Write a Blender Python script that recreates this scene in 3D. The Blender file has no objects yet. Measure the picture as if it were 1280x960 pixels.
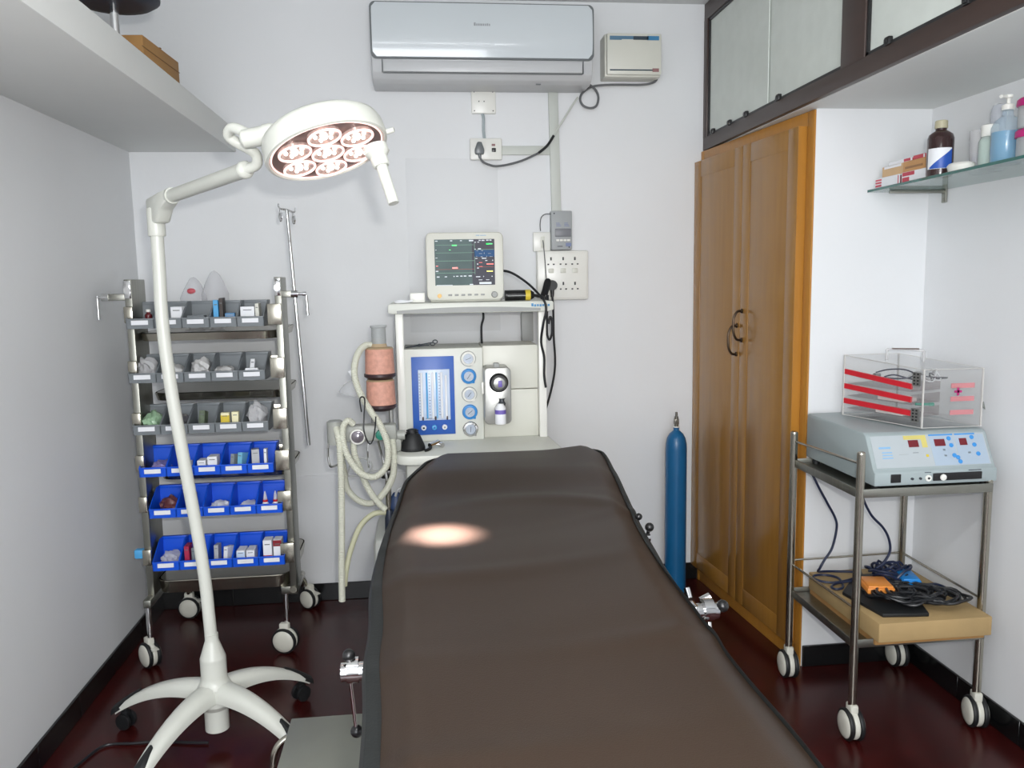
import bpy, bmesh, math, random
from mathutils import Vector, Matrix
random.seed(7)
C = bpy.context.scene.collection
S = bpy.context.scene

# ---------------------------------------------------------------- camera
yaw, pitch, roll = math.radians(6.2876), math.radians(7.2624), math.radians(-1.0105)
fwd = Vector((math.sin(yaw)*math.cos(pitch), math.cos(yaw)*math.cos(pitch), -math.sin(pitch)))
rgt = Vector((math.cos(yaw), -math.sin(yaw), 0))
up = rgt.cross(fwd)
r2 = math.cos(roll)*rgt + math.sin(roll)*up
u2 = -math.sin(roll)*rgt + math.cos(roll)*up
cam_d = bpy.data.cameras.new('camera'); cam = bpy.data.objects.new('camera', cam_d); C.objects.link(cam)
cm = Matrix((r2, u2, -fwd)).transposed().to_4x4(); cm.translation = (0, 0, 1.42)
cam.matrix_world = cm
cam_d.sensor_width = 36; cam_d.lens = 36*1017.36/1280; cam_d.clip_start = .02
S.camera = cam

# ---------------------------------------------------------------- light
w = bpy.data.worlds.new('world'); S.world = w; w.use_nodes = True
w.node_tree.nodes['Background'].inputs[0].default_value = (.75, .85, 1, 1)
w.node_tree.nodes['Background'].inputs[1].default_value = .6
S.view_settings.view_transform = 'Standard'; S.view_settings.look = 'None'
S.view_settings.gamma = 1; S.view_settings.use_curve_mapping = False
S.view_settings.exposure = 0.70

def area(name, loc, target, sx, sy, power, col):
    d = bpy.data.lights.new(name, 'AREA'); d.shape = 'RECTANGLE'; d.size = sx; d.size_y = sy
    d.energy = power; d.color = col
    o = bpy.data.objects.new(name, d); C.objects.link(o); o.location = loc
    o.rotation_euler = (Vector(target)-Vector(loc)).to_track_quat('-Z', 'Y').to_euler()
    return o
# daylight through the window in the wall behind the camera
area('window_daylight', (-.15, -1.42, 1.55), (-.1, 3, 1.45), 1.7, 1.5, 46, (.915, .94, .975))
# the ceiling tube light behind the camera
area('tube_light', (.25, .35, 2.50), (.25, .35, 0), 1.2, .12, 13, (.97, .965, .965))
# the flash of the camera, just right of and above its lens
area('camera_flash', (.07, -.03, 1.50), (.15, 3, 1.2), .05, .03, 14, (1, .97, .92))
# the beam of the examination lamp itself
sd = bpy.data.lights.new('lamp_beam', 'SPOT'); sd.energy = 1050; sd.color = (1, .84, .84)
sd.spot_size = math.radians(11.5); sd.spot_blend = 1.0; sd.shadow_soft_size = .03
so = bpy.data.objects.new('lamp_beam', sd); C.objects.link(so)
LN = Vector((.245, -.225, -.83)).normalized(); LC = Vector((-.197, 1.9, 1.718))
so.location = LC + LN*.03; so.rotation_euler = (Vector((.030, 1.748, .88))-so.location).to_track_quat('-Z', 'Y').to_euler()

# ---------------------------------------------------------------- materials
def lin(c):
    return tuple(((v/255)/12.92 if v/255 <= .04045 else ((v/255+.055)/1.055)**2.4) for v in c) + (1,)
MC = {}
def mat(name, rgb, rough=.5, metal=0, var=.06, scale=14, bump=0, bscale=220, emit=0, coat=0, stretch=None, spec=.5):
    if name in MC: return MC[name]
    m = bpy.data.materials.new(name); m.use_nodes = True; MC[name] = m
    nt = m.node_tree; b = nt.nodes['Principled BSDF']
    b.inputs['Roughness'].default_value = rough; b.inputs['Metallic'].default_value = metal
    b.inputs['Coat Weight'].default_value = coat; b.inputs['Specular IOR Level'].default_value = spec
    c = lin(rgb)
    tc = nt.nodes.new('ShaderNodeTexCoord'); n = nt.nodes.new('ShaderNodeTexNoise'); n.inputs['Scale'].default_value = scale
    n.inputs['Detail'].default_value = 5
    src = tc.outputs['Object']
    if stretch:
        mp = nt.nodes.new('ShaderNodeMapping'); mp.inputs['Scale'].default_value = stretch
        nt.links.new(src, mp.inputs['Vector']); src = mp.outputs['Vector']
    nt.links.new(src, n.inputs['Vector'])
    r = nt.nodes.new('ShaderNodeValToRGB')
    r.color_ramp.elements[0].position = .3; r.color_ramp.elements[1].position = .7
    r.color_ramp.elements[0].color = tuple(v*(1-var) for v in c[:3])+(1,)
    r.color_ramp.elements[1].color = tuple(min(1, v*(1+var)) for v in c[:3])+(1,)
    nt.links.new(n.outputs['Fac'], r.inputs['Fac']); nt.links.new(r.outputs['Color'], b.inputs['Base Color'])
    if bump:
        n2 = nt.nodes.new('ShaderNodeTexNoise'); n2.inputs['Scale'].default_value = bscale; n2.inputs['Detail'].default_value = 3
        nt.links.new(src, n2.inputs['Vector'])
        bp = nt.nodes.new('ShaderNodeBump'); bp.inputs['Strength'].default_value = bump; bp.inputs['Distance'].default_value = .003
        nt.links.new(n2.outputs['Fac'], bp.inputs['Height']); nt.links.new(bp.outputs['Normal'], b.inputs['Normal'])
    if emit:
        nt.links.new(r.outputs['Color'], b.inputs['Emission Color']); b.inputs['Emission Strength'].default_value = emit
    return m
def clear(name, rgb, alpha=.15, rough=.05, ior=1.18):
    """thin clear plastic or glass: mostly transparent, with a glossy skin and a little body colour"""
    if name in MC: return MC[name]
    m = bpy.data.materials.new(name); m.use_nodes = True; MC[name] = m
    nt = m.node_tree; nt.nodes.remove(nt.nodes['Principled BSDF'])
    out = nt.nodes['Material Output']
    tr = nt.nodes.new('ShaderNodeBsdfTransparent'); tr.inputs[0].default_value = tuple(.78+.22*v for v in lin(rgb)[:3])+(1,)
    df = nt.nodes.new('ShaderNodeBsdfDiffuse'); df.inputs[0].default_value = lin(rgb)
    gl = nt.nodes.new('ShaderNodeBsdfGlossy'); gl.inputs['Roughness'].default_value = rough
    n = nt.nodes.new('ShaderNodeTexNoise'); n.inputs['Scale'].default_value = 9
    mr = nt.nodes.new('ShaderNodeMapRange'); mr.inputs[3].default_value = alpha*.94; mr.inputs[4].default_value = alpha*1.06
    nt.links.new(n.outputs['Fac'], mr.inputs[0])
    m1 = nt.nodes.new('ShaderNodeMixShader'); nt.links.new(mr.outputs[0], m1.inputs[0])
    nt.links.new(tr.outputs[0], m1.inputs[1]); nt.links.new(df.outputs[0], m1.inputs[2])
    fr = nt.nodes.new('ShaderNodeFresnel'); fr.inputs['IOR'].default_value = ior
    # the skin reflects on its outer side only (thin film, no inner total reflection)
    ge = nt.nodes.new('ShaderNodeNewGeometry'); sb = nt.nodes.new('ShaderNodeMath'); sb.operation = 'SUBTRACT'; sb.inputs[0].default_value = 1
    nt.links.new(ge.outputs['Backfacing'], sb.inputs[1])
    mu = nt.nodes.new('ShaderNodeMath'); mu.operation = 'MULTIPLY'; nt.links.new(fr.outputs[0], mu.inputs[0]); nt.links.new(sb.outputs[0], mu.inputs[1])
    m2 = nt.nodes.new('ShaderNodeMixShader'); nt.links.new(mu.outputs[0], m2.inputs[0])
    nt.links.new(m1.outputs[0], m2.inputs[1]); nt.links.new(gl.outputs[0], m2.inputs[2])
    nt.links.new(m2.outputs[0], out.inputs['Surface'])
    return m
WALL = mat('wall_paint', (226, 228, 230), .62, var=.02, scale=1.6, bump=.12, bscale=60)
CEIL = mat('ceiling_paint', (214, 216, 216), .75, var=.02, scale=2)
SHELFW = mat('shelf_paint', (228, 230, 228), .6, var=.02, scale=3)
FLOOR = mat('floor_red', (56, 15, 14), .26, var=.32, scale=9, bump=.05, bscale=40, spec=.36)
TILE = mat('black_tile', (16, 17, 18), .2, var=.15, scale=20)
GROUT = mat('grout', (60, 58, 56), .8)
WPL = mat('white_enamel', (232, 232, 226), .3, var=.015, scale=5)
LAMPW = mat('lamp_white', (204, 206, 198), .32, var=.015, scale=5)
CASTW = mat('castor_white', (206, 205, 194), .4, var=.02)
PLATE = mat('satin_plate', (158, 160, 150), .5, .65, var=.05, scale=5)
VALVE = mat('valve_metal', (120, 118, 110), .35, .8, var=.1)
CREAM = mat('cream_plastic', (214, 214, 204), .4, var=.02, scale=6)
CREAM2 = mat('machine_cream', (214, 216, 208), .42, var=.02, scale=5)
MGREY = mat('machine_grey', (150, 152, 150), .45, var=.03)
ACP = mat('ac_panel', (206, 213, 217), .12, var=.01, scale=4, coat=.5)
ACB = mat('ac_body', (196, 198, 200), .35, var=.01)
CHGREY = mat('grey_trim', (105, 110, 112), .3, var=.02)
STEEL = mat('stainless_steel', (176, 172, 160), .24, 1, var=.10, scale=6, bump=.03)
STEELB = mat('brushed_steel', (150, 150, 142), .38, 1, var=.08, scale=8, bump=.05, stretch=(1, 12, 1))
CHROME = mat('chrome', (215, 215, 215), .08, 1, var=.02)
RUBBER = mat('black_rubber', (18, 20, 22), .55, var=.1)
BLKPL = mat('black_plastic', (20, 20, 21), .32, var=.08)
HEM = mat('hem_black_green', (17, 21, 21), .6, var=.15, scale=30, bump=.2)
BROWN = mat('brown_rexine', (48, 37, 29), .44, var=.07, scale=3.5, bump=.16, bscale=420, spec=.27)
BINB = mat('blue_bin_plastic', (12, 84, 214), .4, var=.04, scale=10)
BING = mat('grey_bin_plastic', (118, 124, 128), .42, var=.04, scale=10)
PAPER = mat('white_paper', (232, 234, 238), .6, var=.02)
WARD = mat('wardrobe_veneer', (152, 108, 46), .25, var=.09, scale=5, stretch=(7, 7, .5), coat=.15)
WARDE = mat('wardrobe_edge', (176, 122, 48), .35, var=.08, scale=5, stretch=(7, 7, .5))
LOFTW = mat('loft_frame_wood', (60, 44, 38), .4, var=.12, scale=6, stretch=(5, .7, 5))
LOFTD = mat('loft_channel', (30, 30, 31), .4, var=.1)
BRONZE = mat('bronze', (62, 48, 34), .35, .7, var=.1)
GLASS = clear('window_glass', (228, 234, 228), .82, .04, 1.22)
GLASSE = mat('glass_edge', (24, 92, 84), .15, var=.08, coat=.5)
GLASSG = clear('shelf_glass', (196, 222, 218), .22, .04, 1.2)
ACRYL = clear('acrylic', (244, 244, 244), .05, .08, 1.12)
POLY = clear('clear_plastic', (236, 236, 238), .45, .2, 1.06)
CYLB = mat('cylinder_blue', (18, 92, 140), .33, var=.05, scale=8)
PINK = mat('soda_lime', (206, 152, 134), .6, var=.12, scale=70, bump=.5, bscale=150)
DKRED = mat('dark_maroon', (50, 30, 34), .4, var=.08)
HOSE = mat('hose_cream', (204, 205, 190), .5, var=.03, scale=14)
TEAL = mat('teal_plastic', (30, 130, 110), .4, var=.06)
BLUEP = mat('panel_blue', (46, 92, 176), .4, var=.03)
BLUEK = mat('knob_blue', (58, 142, 212), .35, var=.04)
SKYB = mat('sky_blue', (80, 165, 220), .4, var=.05)
GAUGE = mat('gauge_face', (176, 186, 200), .25, var=.08, scale=60)
ESUG = mat('unit_grey', (158, 170, 172), .42, var=.02, scale=5)
ESUP = mat('unit_panel', (176, 184, 188), .4, var=.02)
ESUB = mat('unit_panel_blue', (166, 182, 198), .4, var=.03)
DISPR = mat('display_red', (110, 22, 34), .3, var=.1)
YEL = mat('yellow_tape', (214, 190, 60), .5, var=.06)
RED = mat('red_strip', (196, 30, 44), .4, var=.05)
MAG = mat('magenta', (176, 30, 110), .4, var=.06)
KRAFT = mat('kraft_board', (168, 142, 98), .75, var=.06, scale=12, bump=.1)
KRAFT2 = mat('brown_carton', (158, 118, 68), .75, var=.06, scale=12)
ORANGE = mat('orange_plastic', (232, 146, 62), .4, var=.05)
BLUEPED = mat('blue_pedal_plastic', (28, 132, 208), .4, var=.05)
CABLE = mat('black_cable', (22, 24, 28), .4, var=.08)
CABLEB = mat('navy_cable', (24, 34, 62), .4, var=.08)
CABLEG = mat('grey_cable', (98, 100, 102), .5, var=.05)
TRUNK = mat('grey_trunking', (196, 200, 194), .5, var=.02)
BOXG = mat('isolator_grey', (160, 164, 166), .5, var=.03)
TAN = mat('tan_card', (206, 172, 130), .6, var=.06)
BOTB = mat('brown_bottle', (52, 30, 30), .18, var=.06, coat=.4)
CAPB = mat('beige_cap', (184, 178, 150), .5, var=.04)
LIQB = mat('blue_liquid', (46, 148, 190), .15, var=.05, coat=.4)
LBL_B = mat('label_blue', (36, 84, 176), .4, var=.05)
LEDW = mat('led_white', (255, 244, 236), .3, var=.01, emit=3)
RIMGLOW = mat('rim_glow', (255, 214, 206), .2, var=.02, emit=.75)  # emission paints in the lamp light caught by the rims
LAMPF = mat('lamp_front_plate', (104, 84, 80), .3, var=.05)
REFL = mat('led_reflector', (200, 176, 168), .2, .6, var=.3, scale=90, emit=.16)  # slight emission stands for LED light reflected in the cups
SCR = mat('screen_background', (66, 80, 80), .5, var=.14, scale=8, emit=.55, spec=.25)
SCRD = mat('screen_dark', (56, 56, 64), .5, var=.08, emit=.5, spec=.25)
SCRB = mat('screen_blue', (30, 64, 100), .5, var=.05, emit=.5, spec=.25)
SC_G = mat('screen_green', (60, 220, 110), .3, var=.02, emit=.6)
SC_R = mat('screen_red', (240, 90, 80), .3, var=.02, emit=.6)
SC_W = mat('screen_white', (176, 182, 188), .5, var=.02, emit=.5)
SC_Y = mat('screen_yellow', (220, 210, 90), .3, var=.02, emit=.9)
SC_L = mat('screen_lines', (96, 130, 112), .5, var=.02, emit=.4)
SILVER = mat('silver_paint', (160, 160, 156), .3, .6, var=.03)
PURP = mat('purple_label', (112, 96, 176), .4, var=.04)
DARKG = mat('dark_glass', (60, 64, 70), .2, var=.05)
INSIDE = mat('loft_interior', (222, 226, 224), .6, var=.02, scale=3)

# ---------------------------------------------------------------- geometry helpers
WM = {}
def W_of(o): return WM.get(o.name, Matrix())
class G:
    def __init__(s): s.bm = bmesh.new()
    def _x(s, M, n0):
        if M is not None:
            s.bm.verts.ensure_lookup_table()
            for v in s.bm.verts[n0:]: v.co = M @ v.co
    def box(s, x0, y0, z0, x1, y1, z1, bev=0, M=None, seg=2):
        b2 = bmesh.new()
        r = bmesh.ops.create_cube(b2, size=1)
        for v in b2.verts:
            v.co = Vector(((x0+x1)/2+v.co.x*(x1-x0), (y0+y1)/2+v.co.y*(y1-y0), (z0+z1)/2+v.co.z*(z1-z0)))
        if bev:
            bmesh.ops.bevel(b2, geom=b2.edges[:], offset=bev, segments=seg, affect='EDGES', profile=.5)
        s._merge(b2, M); return s
    def _merge(s, b2, M=None):
        if M is not None: bmesh.ops.transform(b2, matrix=M, verts=b2.verts)
        me = bpy.data.meshes.new('t'); b2.to_mesh(me); b2.free(); s.bm.from_mesh(me); bpy.data.meshes.remove(me)
    def rings(s, rings, closed_u=True, caps=True, loop=False):
        V = [[s.bm.verts.new(p) for p in r] for r in rings]
        n = len(V[0]); m = len(V)
        for i in range(m if loop else m-1):
            a, b = V[i], V[(i+1) % m]
            for j in range(n if closed_u else n-1):
                k = (j+1) % n
                try: s.bm.faces.new((a[j], a[k], b[k], b[j]))
                except ValueError: pass
        if caps and closed_u and not loop:
            s.bm.faces.new(V[0][::-1]); s.bm.faces.new(V[-1])
        return s
    def tube(s, pts, r, seg=8, sub=1, closed=False, corr=0, caps=True, flat=None):
        P = [Vector(p) for p in pts]
        if sub > 1: P = catmull(P, sub, closed)
        n = len(P); rings = []; prev = None
        for i, p in enumerate(P):
            if closed: t = (P[(i+1) % n]-P[i-1])
            else: t = P[min(i+1, n-1)]-P[max(i-1, 0)]
            t.normalize()
            if prev is None:
                a = Vector((0, 0, 1)) if abs(t.z) < .9 else Vector((1, 0, 0))
                u = a.cross(t).normalized()
            else: u = (prev-prev.dot(t)*t).normalized()
            prev = u; v = t.cross(u)
            rr = r[i*(len(r)-1)//max(1, n-1)] if isinstance(r, (list, tuple)) and sub > 1 else (r[i] if isinstance(r, (list, tuple)) else r)
            if corr and i % 2: rr *= (1-corr)
            rings.append([p+u*math.cos(q*2*math.pi/seg)*rr+v*math.sin(q*2*math.pi/seg)*rr for q in range(seg)])
        s.rings(rings, loop=closed, caps=caps); return s
    def cyl(s, p0, p1, r0, r1=None, seg=20, caps=True):
        p0, p1 = Vector(p0), Vector(p1); r1 = r0 if r1 is None else r1
        t = (p1-p0).normalized(); a = Vector((0, 0, 1)) if abs(t.z) < .9 else Vector((1, 0, 0))
        u = a.cross(t).normalized(); v = t.cross(u)
        s.rings([[p+(u*math.cos(q*2*math.pi/seg)+v*math.sin(q*2*math.pi/seg))*r for q in range(seg)] for p, r in ((p0, r0), (p1, r1))], caps=caps)
        return s
    def lathe(s, prof, o, axis=(0, 0, 1), seg=28, caps=True, sx=1, sy=1, rot=0):
        o = Vector(o); t = Vector(axis).normalized(); a = Vector((0, 0, 1)) if abs(t.z) < .9 else Vector((1, 0, 0))
        u = a.cross(t).normalized() if abs(t.z) < .9 else (a-t*a.dot(t)).normalized(); v = t.cross(u).normalized()
        s.rings([[o+t*h+(u*math.cos(rot+q*2*math.pi/seg)*sx+v*math.sin(rot+q*2*math.pi/seg)*sy)*max(r, 1e-4) for q in range(seg)] for r, h in prof], caps=caps)
        return s
    def ball(s, c, r, seg=14, sc=(1, 1, 1)):
        b2 = bmesh.new(); bmesh.ops.create_uvsphere(b2, u_segments=seg, v_segments=max(6, seg//2), radius=r)
        for v in b2.verts: v.co = Vector((v.co.x*sc[0], v.co.y*sc[1], v.co.z*sc[2]))+Vector(c)
        s._merge(b2); return s
    def prism(s, poly, vec, bev=0):
        b2 = bmesh.new(); vec = Vector(vec)
        a = [b2.verts.new(p) for p in poly]; b = [b2.verts.new(Vector(p)+vec) for p in poly]; n = len(a)
        b2.faces.new(a[::-1]); b2.faces.new(b)
        for i in range(n): b2.faces.new((a[i], a[(i+1) % n], b[(i+1) % n], b[i]))
        bmesh.ops.recalc_face_normals(b2, faces=b2.faces)
        if bev: bmesh.ops.bevel(b2, geom=b2.edges[:], offset=bev, segments=2, affect='EDGES', profile=.5)
        s._merge(b2); return s
    def quad(s, *p):
        s.bm.faces.new([s.bm.verts.new(q) for q in p]); return s
    def torus(s, c, axis, R, r, seg=24, seg2=8, sx=1):
        c = Vector(c); t = Vector(axis).normalized(); a = Vector((0, 0, 1)) if abs(t.z) < .9 else Vector((1, 0, 0))
        u = a.cross(t).normalized(); v = t.cross(u)
        s.tube([c+u*math.cos(q*2*math.pi/seg)*R*sx+v*math.sin(q*2*math.pi/seg)*R for q in range(seg)], r, seg2, closed=True); return s
    def ob(s, name, m, parent=None, loc=None, local=False, smooth=True, kind=None, label=None, xf=None):
        bmesh.ops.recalc_face_normals(s.bm, faces=s.bm.faces)
        if xf is not None: bmesh.ops.transform(s.bm, matrix=xf, verts=s.bm.verts)
        base = Matrix()
        if parent is not None: base = W_of(parent)
        elif loc is not None: base = Matrix.Translation(loc)
        if not local: bmesh.ops.transform(s.bm, matrix=base.inverted(), verts=s.bm.verts)
        me = bpy.data.meshes.new(name); s.bm.to_mesh(me); s.bm.free()
        me.materials.append(m)
        if smooth:
            me.polygons.foreach_set('use_smooth', [True]*len(me.polygons)); me.set_sharp_from_angle(angle=math.radians(38))
        o = bpy.data.objects.new(name, me); C.objects.link(o)
        if parent is not None: o.parent = parent
        elif loc is not None: o.location = loc
        WM[o.name] = base
        if kind: o['kind'] = kind
        if label: o['label'] = label
        return o
def catmull(P, sub, closed=False):
    out = []; n = len(P); m = n if closed else n-1
    for i in range(m):
        p0 = P[(i-1) % n] if closed else P[max(i-1, 0)]; p1 = P[i]; p2 = P[(i+1) % n]; p3 = P[(i+2) % n] if closed else P[min(i+2, n-1)]
        for k in range(sub):
            t = k/sub
            out.append(.5*((2*p1)+(p2-p0)*t+(2*p0-5*p1+4*p2-p3)*t*t+(3*p1-p0-3*p2+p3)*t**3))
    if not closed: out.append(P[-1])
    return out
def tag(o, label, cat, group=None):
    o['label'] = label; o['category'] = cat
    if group: o['group'] = group
    return o
def thing(name, label, cat, loc=(0, 0, 0), rz=0, group=None):
    o = bpy.data.objects.new(name, None); C.objects.link(o); o.empty_display_size = .05
    o.location = loc; o.rotation_euler = (0, 0, rz)
    WM[o.name] = Matrix.Translation(loc) @ Matrix.Rotation(rz, 4, 'Z')
    return tag(o, label, cat, group)
def struct(name, g, m, **k):
    return g.ob(name, m, kind='structure', **k)
def B(*a, **k): return G().box(*a, **k)

# ---------------------------------------------------------------- room
XL, XR, YB, YN, YR, ZC = -1.176, 1.757, 3.607, 2.694, -1.5, 2.597
struct('floor', B(XL-.1, YR-.1, -.06, XR+.1, YB+.1, 0), FLOOR)
struct('ceiling', B(XL-.1, YR-.1, ZC, XR+.1, YB+.1, ZC+.08), CEIL)
struct('wall_back', B(XL-.1, YB, 0, XR+.1, YB+.1, ZC), WALL)
struct('wall_left', B(XL-.1, YR, 0, XL, YB, ZC), WALL)
struct('wall_right', B(XR, YR, 0, XR+.1, YB, ZC), WALL)
struct('wall_niche', B(1.342, YN, 0, XR, YN+.05, 1.974), WALL)
g = G()   # wall behind the camera with the window opening
g.box(XL, YR-.1, 0, -1.0, YR, ZC).box(.75, YR-.1, 0, XR, YR, ZC).box(-1.0, YR-.1, 0, .75, YR, .75).box(-1.0, YR-.1, 2.35, .75, YR, ZC)
struct('wall_rear', g, WALL)
wf = struct('window_1', G().box(-1.0, YR-.07, .75, -.96, YR-.02, 2.35).box(.71, YR-.07, .75, .75, YR-.02, 2.35).box(-.96, YR-.07, .75, .71, YR-.02, .79).box(-.96, YR-.07, 2.31, .71, YR-.02, 2.35).box(-.145, YR-.07, .79, -.105, YR-.02, 2.31), WPL)
# the slightly proud lower panel and the seam on the back wall
struct('trim_1', G().box(-.62, YB-.006, .08, .5, YB, .578, bev=.002).box(-.045, YB-.0012, 1.2, .35, YB, 1.945, bev=.0005), WALL)
# slab shelf along the left wall
struct('trim_2', B(XL, .2, 1.972, -.748, YB, 2.068, bev=.002), SHELFW)
# black tile baseboards: a backing with single tiles
def baseboard(name, a, b, n, out, h=.08):
    a, b = Vector(a), Vector(b); L = (b-a).length; d = (b-a)/L; ang = math.atan2(d.y, d.x)
    M = Matrix.Translation(a) @ Matrix.Rotation(ang, 4, 'Z')
    y0, y1 = (0, .006) if out > 0 else (-.006, 0)
    bb = G().box(0, y0, 0, L, y1, h-.003).ob(name, GROUT, kind='structure', xf=M)
    for i in range(n):
        x0, x1 = L*i/n+.0012, L*(i+1)/n-.0012
        yy = (.001, .011) if out > 0 else (-.011, -.001)
        G().box(x0, yy[0], 0.001, x1, yy[1], h, bev=.0015, seg=1).ob('tile', TILE, bb, xf=M)
baseboard('baseboard_left', (XL, -.6, 0), (XL, YB-.012, 0), 14, -1)
baseboard('baseboard_back', (XL, YB, 0), (1.268, YB, 0), 8, -1)
baseboard('baseboard_niche', (1.345, YN, 0), (XR, YN, 0), 2, -1)
baseboard('baseboard_right', (XR, .4, 0), (XR, YN-.012, 0), 8, 1)

# ---------------------------------------------------------------- ceiling tube light behind camera
t = thing('tube_light_fitting', 'white tube light fitting under the ceiling behind the viewer', 'light', (.25, .35, ZC))
B(-.38, .31, ZC-.04, .88, .39, ZC, bev=.005).ob('fitting_body', WPL, t)
G().cyl((-.35, .35, ZC-.06), (.85, .35, ZC-.06), .013).ob('tube', mat('tube_glow', (240, 246, 255), .4, var=.01, emit=2.5), t)
for x in (-.36, .86): B(x-.012, .335, ZC-.08, x+.012, .365, ZC-.04, bev=.003).ob('lamp_holder', WPL, t)

# ---------------------------------------------------------------- wardrobe (front slightly askew) and loft cabinet
A_, B_ = Vector((1.262, YB-.002)), Vector((1.336, YN))
dv = A_-B_; LW = dv.length; ang = math.atan2(dv.y, dv.x)
t = thing('wardrobe', 'tall brown veneered two-door wardrobe recessed beside the blue cylinder', 'wardrobe', (B_.x, B_.y, 0), ang)
ld = dict(local=True)
G().box(0, -.06, 0, .045, 0, 1.972, bev=.002).box(LW-.03, -.04, 0, LW, 0, 1.972, bev=.002).box(.045, -.04, 1.90, LW-.03, 0, 1.972, bev=.002).box(.045, -.04, .0, LW-.03, -.002, .07, bev=.002).ob('frame', WARDE, t, **ld)
B(.045, -.05, .07, LW-.03, -.041, 1.9).ob('back_panel', LOFTD, t, **ld)
for k, (x0, x1) in enumerate(((.05, .455), (.459, LW-.003))):
    d = G()
    d.box(x0, -.004, .075, x1, .0285, 1.925, bev=.002)
    # raised border around a sunk panel
    bw = .065
    d.box(x0, .018, .075, x0+bw, .030, 1.925, bev=.0015).box(x1-bw, .018, .075, x1, .030, 1.925, bev=.0015)
    d.box(x0+bw-.002, .018, 1.855, x1-bw+.002, .030, 1.925, bev=.003).box(x0+bw-.002, .018, .075, x1-bw+.002, .030, .15, bev=.003)
    dd = d.ob('door', WARD, t, **ld)
    B(x0-.003 if k == 0 else x1-.001, -.004, .075, x0 if k == 0 else x1+.001, .030, 1.925).ob('edge_band', WARDE, dd, **ld)
    hx, hz = (.435, 1.225) if k == 0 else (.478, 1.165)
    h = G()
    h.tube([(hx, .030, hz+.058), (hx, .052, hz+.055), (hx, .066, hz+.03), (hx, .068, hz), (hx, .066, hz-.03), (hx, .052, hz-.055), (hx, .030, hz-.058)], .0048, 8, sub=4)
    h.ball((hx, .033, hz+.058), .0095, sc=(1, .6, 1)).ball((hx, .033, hz-.058), .0095, sc=(1, .6, 1))
    h.ob('handle', BRONZE, dd, **ld)

t = thing('loft_cabinet', 'dark brown framed loft cabinet with sliding glass doors above the wardrobe', 'cabinet', (1.27, 2.0, 1.978))
XF = 1.27
G().box(XF+.02, .3, 1.974, XR, YB, 1.992).ob('bottom_panel', SHELFW, t)
G().box(XF+.03, .3, 2.56, XR, YB, ZC-.001).box(XR-.012, .3, 1.992, XR-.001, YB, 2.56).box(XF+.03, YB-.012, 1.992, XR-.012, YB-.001, 2.56).box(XF+.05, .3, 1.992, XR-.012, YB-.012, 1.998).ob('interior', INSIDE, t)
B(XF, .3, 1.976, XF+.03, YB-.001, 2.03, bev=.002).ob('bottom_rail', LOFTW, t)
B(XF, .3, 2.525, XF+.03, YB-.001, ZC-.001, bev=.002).ob('top_rail', LOFTW, t)
for y0, y1 in ((3.56, YB-.002), (2.275, 2.407), (.95, 1.08)):
    B(XF-.001, y0, 2.028, XF+.03, y1, 2.527, bev=.002).ob('post', LOFTW, t)
for y0, y1 in ((2.407, 3.56), (1.08, 2.275)):
    G().box(XF+.004, y0, 2.03, XF+.029, y0+.006, 2.525).box(XF+.004, y1-.014, 2.03, XF+.029, y1, 2.525).box(XF+.004, y0, 2.03, XF+.029, y1, 2.040).box(XF+.004, y0, 2.513, XF+.029, y1, 2.525).ob('channel', LOFTD, t)
for k, (y0, y1, dx) in enumerate(((2.95, 3.552, .010), (2.409, 2.972, .018), (2.968, 3.10, .022), (1.65, 2.272, .010), (1.09, 1.70, .018))):
    B(XF+dx, y0, 2.036, XF+dx+.004, y1, 2.517).ob('pane', GLASS, t)
for y in (3.49, 3.30, 3.13, 2.84, 2.16, 1.84):
    G().box(XF-.004, y-.012, 2.03, XF+.010, y+.012, 2.052, bev=.003).box(XF-.007, y-.007, 2.034, XF-.003, y+.007, 2.046, bev=.001).ob('pane_clip', BLKPL, t)

# ---------------------------------------------------------------- operating table
def smooth(t): t = max(0, min(1, t)); return t*t*(3-2*t)
LE = [(.45, -.075), (.87, -.077), (1.05, -.082), (1.2, -.094), (1.34, -.092), (1.47, -.101), (1.62, -.103), (1.80, -.097), (1.95, -.088), (2.08, -.077), (2.21, -.062), (2.34, -.035), (2.45, -.008), (2.56, .012)]
RE = [(.45, .450), (.79, .452), (1.1, .455), (1.385, .459), (1.55, .468), (1.70, .481), (1.9, .505), (2.10, .529), (2.25, .541), (2.4, .556), (2.56, .562)]
def lerp(T, y):
    if y <= T[0][0]: return T[0][1]
    for (a, b), (c, d) in zip(T, T[1:]):
        if y <= c:
            t = (y-a)/(c-a); return b+(d-b)*t
    return T[-1][1]
YE = 2.555
def edge(y):
    r = .085; e = 0
    if y > YE-r: e = r-math.sqrt(max(0, r*r-(y-(YE-r))**2))
    l = (lerp(LE, y-.04)+lerp(LE, y+.04)+lerp(LE, y))/3; rr = (lerp(RE, y-.04)+lerp(RE, y+.04)+lerp(RE, y))/3
    return l+e, rr-e
def topz(x, y):
    z = .868 + .020*smooth((y-2.06)/.20)
    z += .0022*math.sin(9*y+2.2*x) + .0016*math.sin(17*y-6*x+1) + .0014*math.sin(5*x+3*y)
    z += .012*smooth((x-.36)/.18)*smooth((y-2.25)/.25)
    for yc, sk, am, wd, cu in ((1.16, .10, .0045, .030, .3), (1.50, .20, .0030, .035, .5), (2.00, .06, .0045, .040, -1.3), (.90, .14, .003, .032, .3), (1.74, .30, .0022, .028, .8)):
        am *= .55+.45*math.sin(7*x+9*yc); d = (y-yc-sk*(x-.18)-cu*(x-.2)**2)/wd; z += 1.4*am*math.exp(-d*d)
    d = (x-(-.028))/.012; z += .0035*math.exp(-d*d)*smooth((1.9-y)/.3)
    return z
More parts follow.
